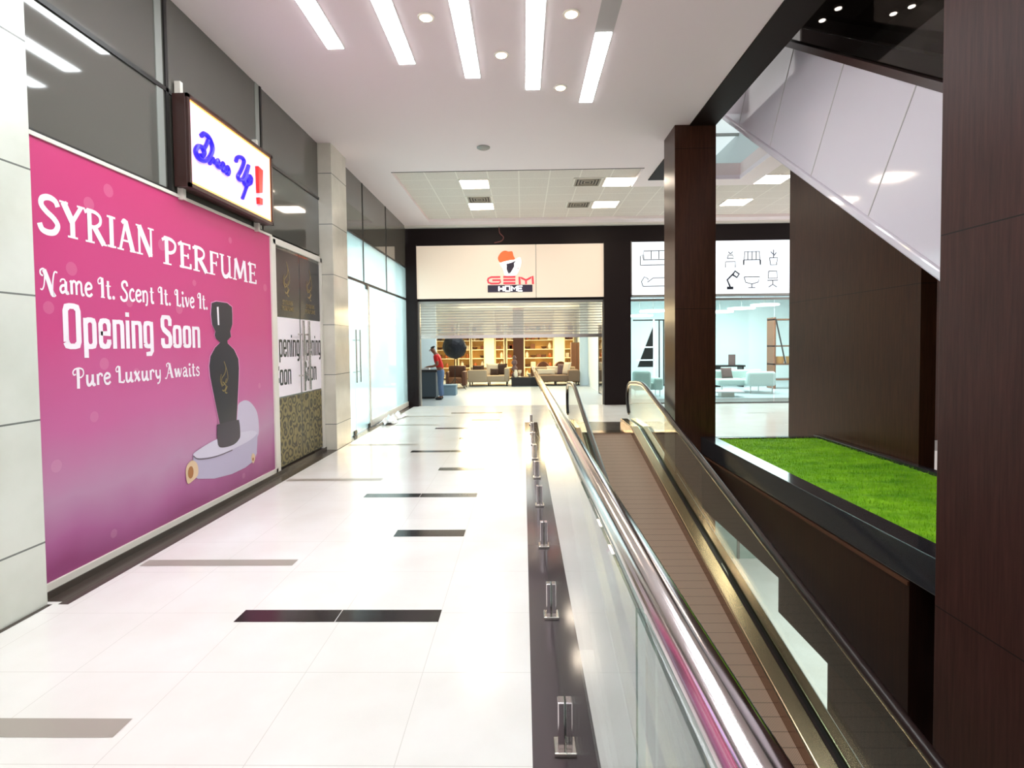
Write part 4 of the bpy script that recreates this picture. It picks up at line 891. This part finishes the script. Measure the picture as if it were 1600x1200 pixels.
jv = [(.0, 0, .98, (.16, .13)), (.02, 0, .84, (.16, .13))]; je = [(0, 1)]
for s in (-1, 1):
    k = len(jv); jv += [(.02, s * .1, .78, .1), (.0, s * .11, .48, .075), (.04, s * .11, .09, .062)]; je += [(1, k), (k, k + 1), (k + 1, k + 2)]
skin('jeans', jv, je, 'denim', pe)
skin('hair', [(-.2, 0, 1.595, (.092, .09)), (-.225, 0, 1.63, .085), (-.235, 0, 1.66, .05)], [(0, 1), (1, 2)], 'hair', pe)
for s in (-1, 1): skin('shoe', [(.07, s * .115, .045, .045), (-.05, s * .125, .042, .045), (-.15, s * .13, .032, .034)], [(0, 1), (1, 2)], 'shoe', pe)
face = MB()
for s in (-1, 1): face.lathe(-.31, s * .035, [(.004, 1.545), (.012, 1.552), (.004, 1.56)], 8)
face.build('eye', 'black', pe)
MB().lathe(-.325, 0, [(.006, 1.5), (.017, 1.515), (.006, 1.545)], 8).build('nose', 'skin', pe, smooth=True)
for s in (-1, 1): MB().lathe(-.21, s * .088, [(.008, 1.51), (.02, 1.53), (.02, 1.555), (.008, 1.57)], 8).build('ear', 'skin', pe, smooth=True)
MB().box(-.312, -.3, -.025, .025, 1.478, 1.486).build('mouth', 'terra', pe)

# ------------------------------------------------------------------ plastic sheet by the far shopfront
mb = MB(); n = 14; vs = []; fs = []
for j in range(n + 1):
    for i in range(n + 1):
        a, b = i / n, j / n
        vs.append((-3.14 + .32 * a + .06 * math.sin(9 * b), 11.6 + 1.5 * b + .1 * math.sin(7 * a), .012 + .16 * abs(math.sin(5 * a + 7 * b) * math.sin(11 * b + 2 * a)) * random.uniform(.4, 1) * (4 * a * (1 - a) + .2)))
for j in range(n):
    for i in range(n): fs.append((j * (n + 1) + i, j * (n + 1) + i + 1, (j + 1) * (n + 1) + i + 1, (j + 1) * (n + 1) + i))
mb.add(vs, fs); o = mb.build('plastic_sheet', 'plastic', loc=(-3.0, 12.3, 0)); tag(o, 'crumpled white plastic sheet on the floor by the frosted shopfront', 'plastic sheet')
sd = o.modifiers.new('solid', 'SOLIDIFY'); sd.thickness = .004

# ------------------------------------------------------------------ glass guard with steel tube
gg = thing('glass_guard', 'frameless glass guard with a polished steel tube rail beside the travelator', 'guard rail', (.165, 5, 0))
for y0, y1 in ((-1.6, .768), (.782, 3.9), (3.914, 7.9), (7.914, 11.84)): MB().prism([(.158, y0, .06), (.158, y1, .06), (.158, y1, 1.19 + (11.84 - y1) * .0108), (.158, y0, 1.19 + (11.84 - y0) * .0108)], (.014, 0, 0)).build('glass_panel', 'guard', gg)
MB().tube([(.198, 11.84, 1.19), (.198, .5, 1.312), (.198, -1.6, 1.335)], .033, 24).build('handrail', 'chrome', gg, smooth=True)
for y in (1.1, 2.24, 3.36, 4.54, 5.7, 6.9, 8.05, 9.2, 10.35, 11.5):
    sp_ = B(.128, .157, y - .024, y + .024, .02, .215).build('spigot', 'chrome', gg, bevel=.004)
    B(.173, .202, y - .024, y + .024, .02, .215).build('clamp', 'chrome', sp_, bevel=.004)
    B(.112, .218, y - .05, y + .05, .002, .022).build('base_plate', 'steel', sp_, bevel=.004)
    MB().tube([(.172, y, 1.17 + (11.84 - y) * .0108 - .02), (.198, y, 1.19 + (11.84 - y) * .0108)], .01, 6).build('bracket', 'chrome', gg)

# ------------------------------------------------------------------ inclined travelator going down towards the viewer
SL = .21
Y0 = 10.35; Y1 = -1.5
def bz(y): return -SL * (Y0 - y) if y < Y0 else 0.0
def slope_prism(x0, x1, za, zb, ya=Y1, yb=Y0, mb=None, extra=None):
    """bar with its section x0..x1, za..zb above the belt, running down the slope"""
    mb = mb or MB()
    ys = [ya, yb] + ([extra] if extra else [])
    pts = [(y, bz(y) + zb) for y in ys] + [(y, bz(y) + za) for y in ys[::-1]]
    return mb.prism([(x0, a, b) for a, b in pts], (x1 - x0, 0, 0))
tv_ = thing('travelator', 'inclined moving walkway with brown belt sinking towards the viewer', 'moving walkway', (1.55, 10.4, 0))
slope_prism(1.12, 2.0, -.06, 0).build('belt', 'belt', tv_)
cp = MB(); cp.box(1.12, 2.0, 10.35, 10.62, -.03, .01)
for k in range(29): cp.box(1.125 + k * .0305, 1.135 + k * .0305, 10.28, 10.36, -.012, .012)
cp.build('comb_plate', 'skirt', tv_)
def rail_path(x):
    P = [(x, y, bz(y) + .98) for y in (Y1, 3, 6, 9, 10.0)]
    P += [(x, 10.5, .93), (x, 11.0, .9), (x, 11.35, .87), (x, 11.55, .78), (x, 11.64, .6), (x, 11.62, .4), (x, 11.52, .24)]
    return crom(P, 5)
for xi, xr, sg_ in ((2.0, 2.2, 1), (1.12, .93, -1)):
    lo, hi = (xi, xi + .012) if sg_ > 0 else (xi - .012, xi)
    slope_prism(lo, hi, -.1, .12, extra=11.4).build('skirt_panel', 'skirt', tv_)
    a, b = (xi + .012, xi + .16) if sg_ > 0 else (xi - .16, xi - .012)
    slope_prism(a, b, .08, .125, extra=11.45).build('inner_deck', 'deck', tv_, bevel=.01)
    c, d = (xi + .235, xi + .33) if sg_ > 0 else (xi - .33, xi - .235)
    slope_prism(c, d, .06, .11, extra=11.45).build('outer_deck', 'deck', tv_, bevel=.008)
    c2, d2_ = (xi + .155, xi + .24) if sg_ > 0 else (xi - .24, xi - .155)
    slope_prism(c2, d2_, .04, .085, extra=11.4).build('groove', 'rubber', tv_)
    e, f_ = (xi + .32, xi + .34) if sg_ > 0 else (xi - .34, xi - .32)
    slope_prism(e, f_, -.75, .1, yb=Y0, extra=10.4).build('truss_cladding', 'cladding', tv_)
    top = [(q[1], q[2]) for q in rail_path(xr)]
    poly = [(y, z - .02) for y, z in top] + [(11.4, .1), (Y0, .1)] + [(Y1, bz(Y1) + .1)]
    MB().prism([(xr - .006, y, z) for y, z in poly], (.012, 0, 0)).build('balustrade_glass', 'clear', tv_)
    MB().tube(rail_path(xr), .036, 12).build('handrail', 'rubber', tv_, smooth=True)
    MB().tube([(q[0], q[1], q[2] - .034) for q in rail_path(xr)], .024, 8).build('handrail_guide', 'deck', tv_, smooth=True)
slope_prism(.74, 2.34, -.75, -.7).build('truss_base', 'cladding', tv_)
struct('wall_well', B(.24, .28, -5, 10.42, -4.2, -.002), 'cladding')
struct('wall_well', B(.28, 2.93, 10.42, 10.5, -4.2, -.002), 'wood')
struct('wall_well', MB().box(-3, 12, 17.5, 17.6, -4.2, -.35).box(2.93, 12, 10.5, 10.55, -.85, -.35), 'storewall')
struct('ceiling', MB().box(3.2, 12, -5, 17.5, -1.0, -.86), 'ceil')
d3 = empty('door_3', (5.6, 14.9, -4.2), 'structure')
B(5.0, 6.6, 14.9, 14.93, -4.2, -1.8).build('leaf', 'clear', d3)
fr = MB()
for x in (5.0, 5.8, 6.6): fr.box(x - .03, x + .03, 14.88, 14.95, -4.2, -1.8)
fr.build('frame', 'alu', d3)

# ------------------------------------------------------------------ dark timber pillar, planter, clad walls
struct('pillar', B(2.31, 2.925, 8.42, 9.05, -4.2, ZC + .3), 'woodp', bevel=.004)
ptr = thing('planter', 'long dark planter with polished granite rim holding bright green turf', 'planter', (3.5, 6, -.85))
cb_ = MB(); cb_.box(2.7, 2.91, 3.52, 8.42, .0, .25); cb_.box(2.91, 4.47, 8.3, 8.42, .0, .25); cb_.box(4.4, 4.5, 3.52, 8.42, 0, .27)
cb_.build('rim', 'granite', ptr, bevel=.006)
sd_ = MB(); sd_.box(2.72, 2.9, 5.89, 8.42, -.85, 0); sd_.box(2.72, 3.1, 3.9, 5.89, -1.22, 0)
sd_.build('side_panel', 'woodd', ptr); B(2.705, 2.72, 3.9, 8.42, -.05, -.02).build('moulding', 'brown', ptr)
B(2.91, 4.4, 3.52, 8.3, .1, .2).build('bed', 'soil', ptr)
gb = MB(); vs = []; fs = []
nx, ny = 30, 100
for j in range(ny + 1):
    for i in range(nx + 1): vs.append((2.91 + 1.49 * i / nx, 3.53 + 4.77 * j / ny, .225 + .012 * random.random()))
for j in range(ny):
    for i in range(nx): fs.append((j * (nx + 1) + i, j * (nx + 1) + i + 1, (j + 1) * (nx + 1) + i + 1, (j + 1) * (nx + 1) + i))
gb.add(vs, fs); vs = []; fs = []
for k in range(16000):
    x, y = 2.93 + 1.45 * random.random(), 3.54 + 4.74 * random.random(); a = random.random() * 6.28; l = random.uniform(.02, .045); r = .004
    q = len(vs); vs += [(x - r * math.cos(a), y - r * math.sin(a), .22), (x + r * math.cos(a), y + r * math.sin(a), .22), (x + .018 * math.sin(a * 3), y + .018 * math.cos(a * 5), .225 + l)]; fs.append((q, q + 1, q + 2))
gb.add(vs, fs); o = gb.build('artificial_grass', 'grass', loc=(3.65, 5.8, .2)); tag(o, 'bright green turf filling the dark planter', 'grass', kind='stuff')
struct('wall_right', MB().box(4.52, 4.7, 6.36, 9.45, .0, 5.0).box(4.7, 8.6, 9.35, 9.45, 0, ZC), 'wood')
struct('wall_right', MB().box(4.9, 5.1, 1, 6.36, -1, 5.0), 'wood')
struct('column', B(2.6, 4.5, -.6, 3.5, -1.2, 8.2), 'woodc', bevel=.006)
struct('column', B(3.2, 4.5, 2.0, 5.8, -4.2, -1.2), 'wood')

# ------------------------------------------------------------------ escalator rising to the upper floor
es = thing('escalator', 'white clad escalator slanting up above the turf planter', 'escalator', (3.9, 6, 2.2))
k_ = .667
def el(y): return 2.20 + k_ * (y - 4.345)
ya, yb = 2.6, 10.3
MB().prism([(3.3, ya, el(ya)), (3.3, yb, el(yb)), (3.3, yb, el(yb) + 1.36), (3.3, ya, el(ya) + 1.36)], (.05, 0, 0)).build('side_panel', 'cladw', es)
for y in (4.3, 5.35, 6.4, 7.45, 8.5): MB().prism([(3.296, y, el(y)), (3.296, y + .012, el(y) + .004), (3.296, y - .616, el(y) + .945), (3.296, y - .628, el(y) + .941)], (.006, 0, 0)).build('panel_seam', 'housing', es)
MB().prism([(3.27, ya, el(ya) - .1), (3.27, yb, el(yb) - .1), (3.27, yb, el(yb)), (3.27, ya, el(ya))], (.1, 0, 0)).build('bottom_trim', 'cladw', es, bevel=.02)
MB().prism([(3.28, ya, el(ya) + 1.36), (3.28, yb, el(yb) + 1.36), (3.28, yb, el(yb) + 1.44), (3.28, ya, el(ya) + 1.44)], (.12, 0, 0)).build('top_trim', 'signframe', es)
MB().prism([(3.3, ya, el(ya) - .1), (3.3, yb, el(yb) - .1), (3.3, yb, el(yb) - .05), (3.3, ya, el(ya) - .05)], (1.15, 0, 0)).build('soffit', 'cladw', es)
MB().prism([(4.4, ya, el(ya)), (4.4, yb, el(yb)), (4.4, yb, el(yb) + 1.36), (4.4, ya, el(ya) + 1.36)], (.05, 0, 0)).build('side_panel', 'cladw', es)
for x in (3.34, 4.42):
    MB().prism([(x, ya, el(ya) + 1.4), (x, yb, el(yb) + 1.4), (x, yb, el(yb) + 2.35), (x, ya, el(ya) + 2.35)], (.012, 0, 0)).build('balustrade_glass', 'tint', es)
    MB().tube([(x + .006, ya, el(ya) + 2.36), (x + .006, yb, el(yb) + 2.36)], .04, 10).build('handrail', 'rubber', es, smooth=True)
y = 3.0; z = el(3.0) + .9; n = 0
while y < 9.0:
    B(3.45, 4.35, y, y + .4, z - .25, z).build('step', 'alu', es); y += .4; z += .4 * k_
# glowing discs added for the lights reflected in the escalator glass
for x, y in ((5.7, 11.06), (6.2, 11.06), (6.1, 11.45), (7.4, 11.28), (7.6, 11.05), (6.25, 10.28)):
    t = thing('glint', 'tiny glowing disc added as a light reflected in the tinted glass', 'glint', (x, y, 8.2), 'added glints in tinted glass')
    MB().lathe(x, y, [(.09, 8.2), (.09, 8.16), (.08, 8.15)], 12).build('ring', 'alu', t); MB().lathe(x, y, [(.07, 8.16), (.06, 8.14), (.03, 8.13)], 12).build('diffuser', 'lamp', t)
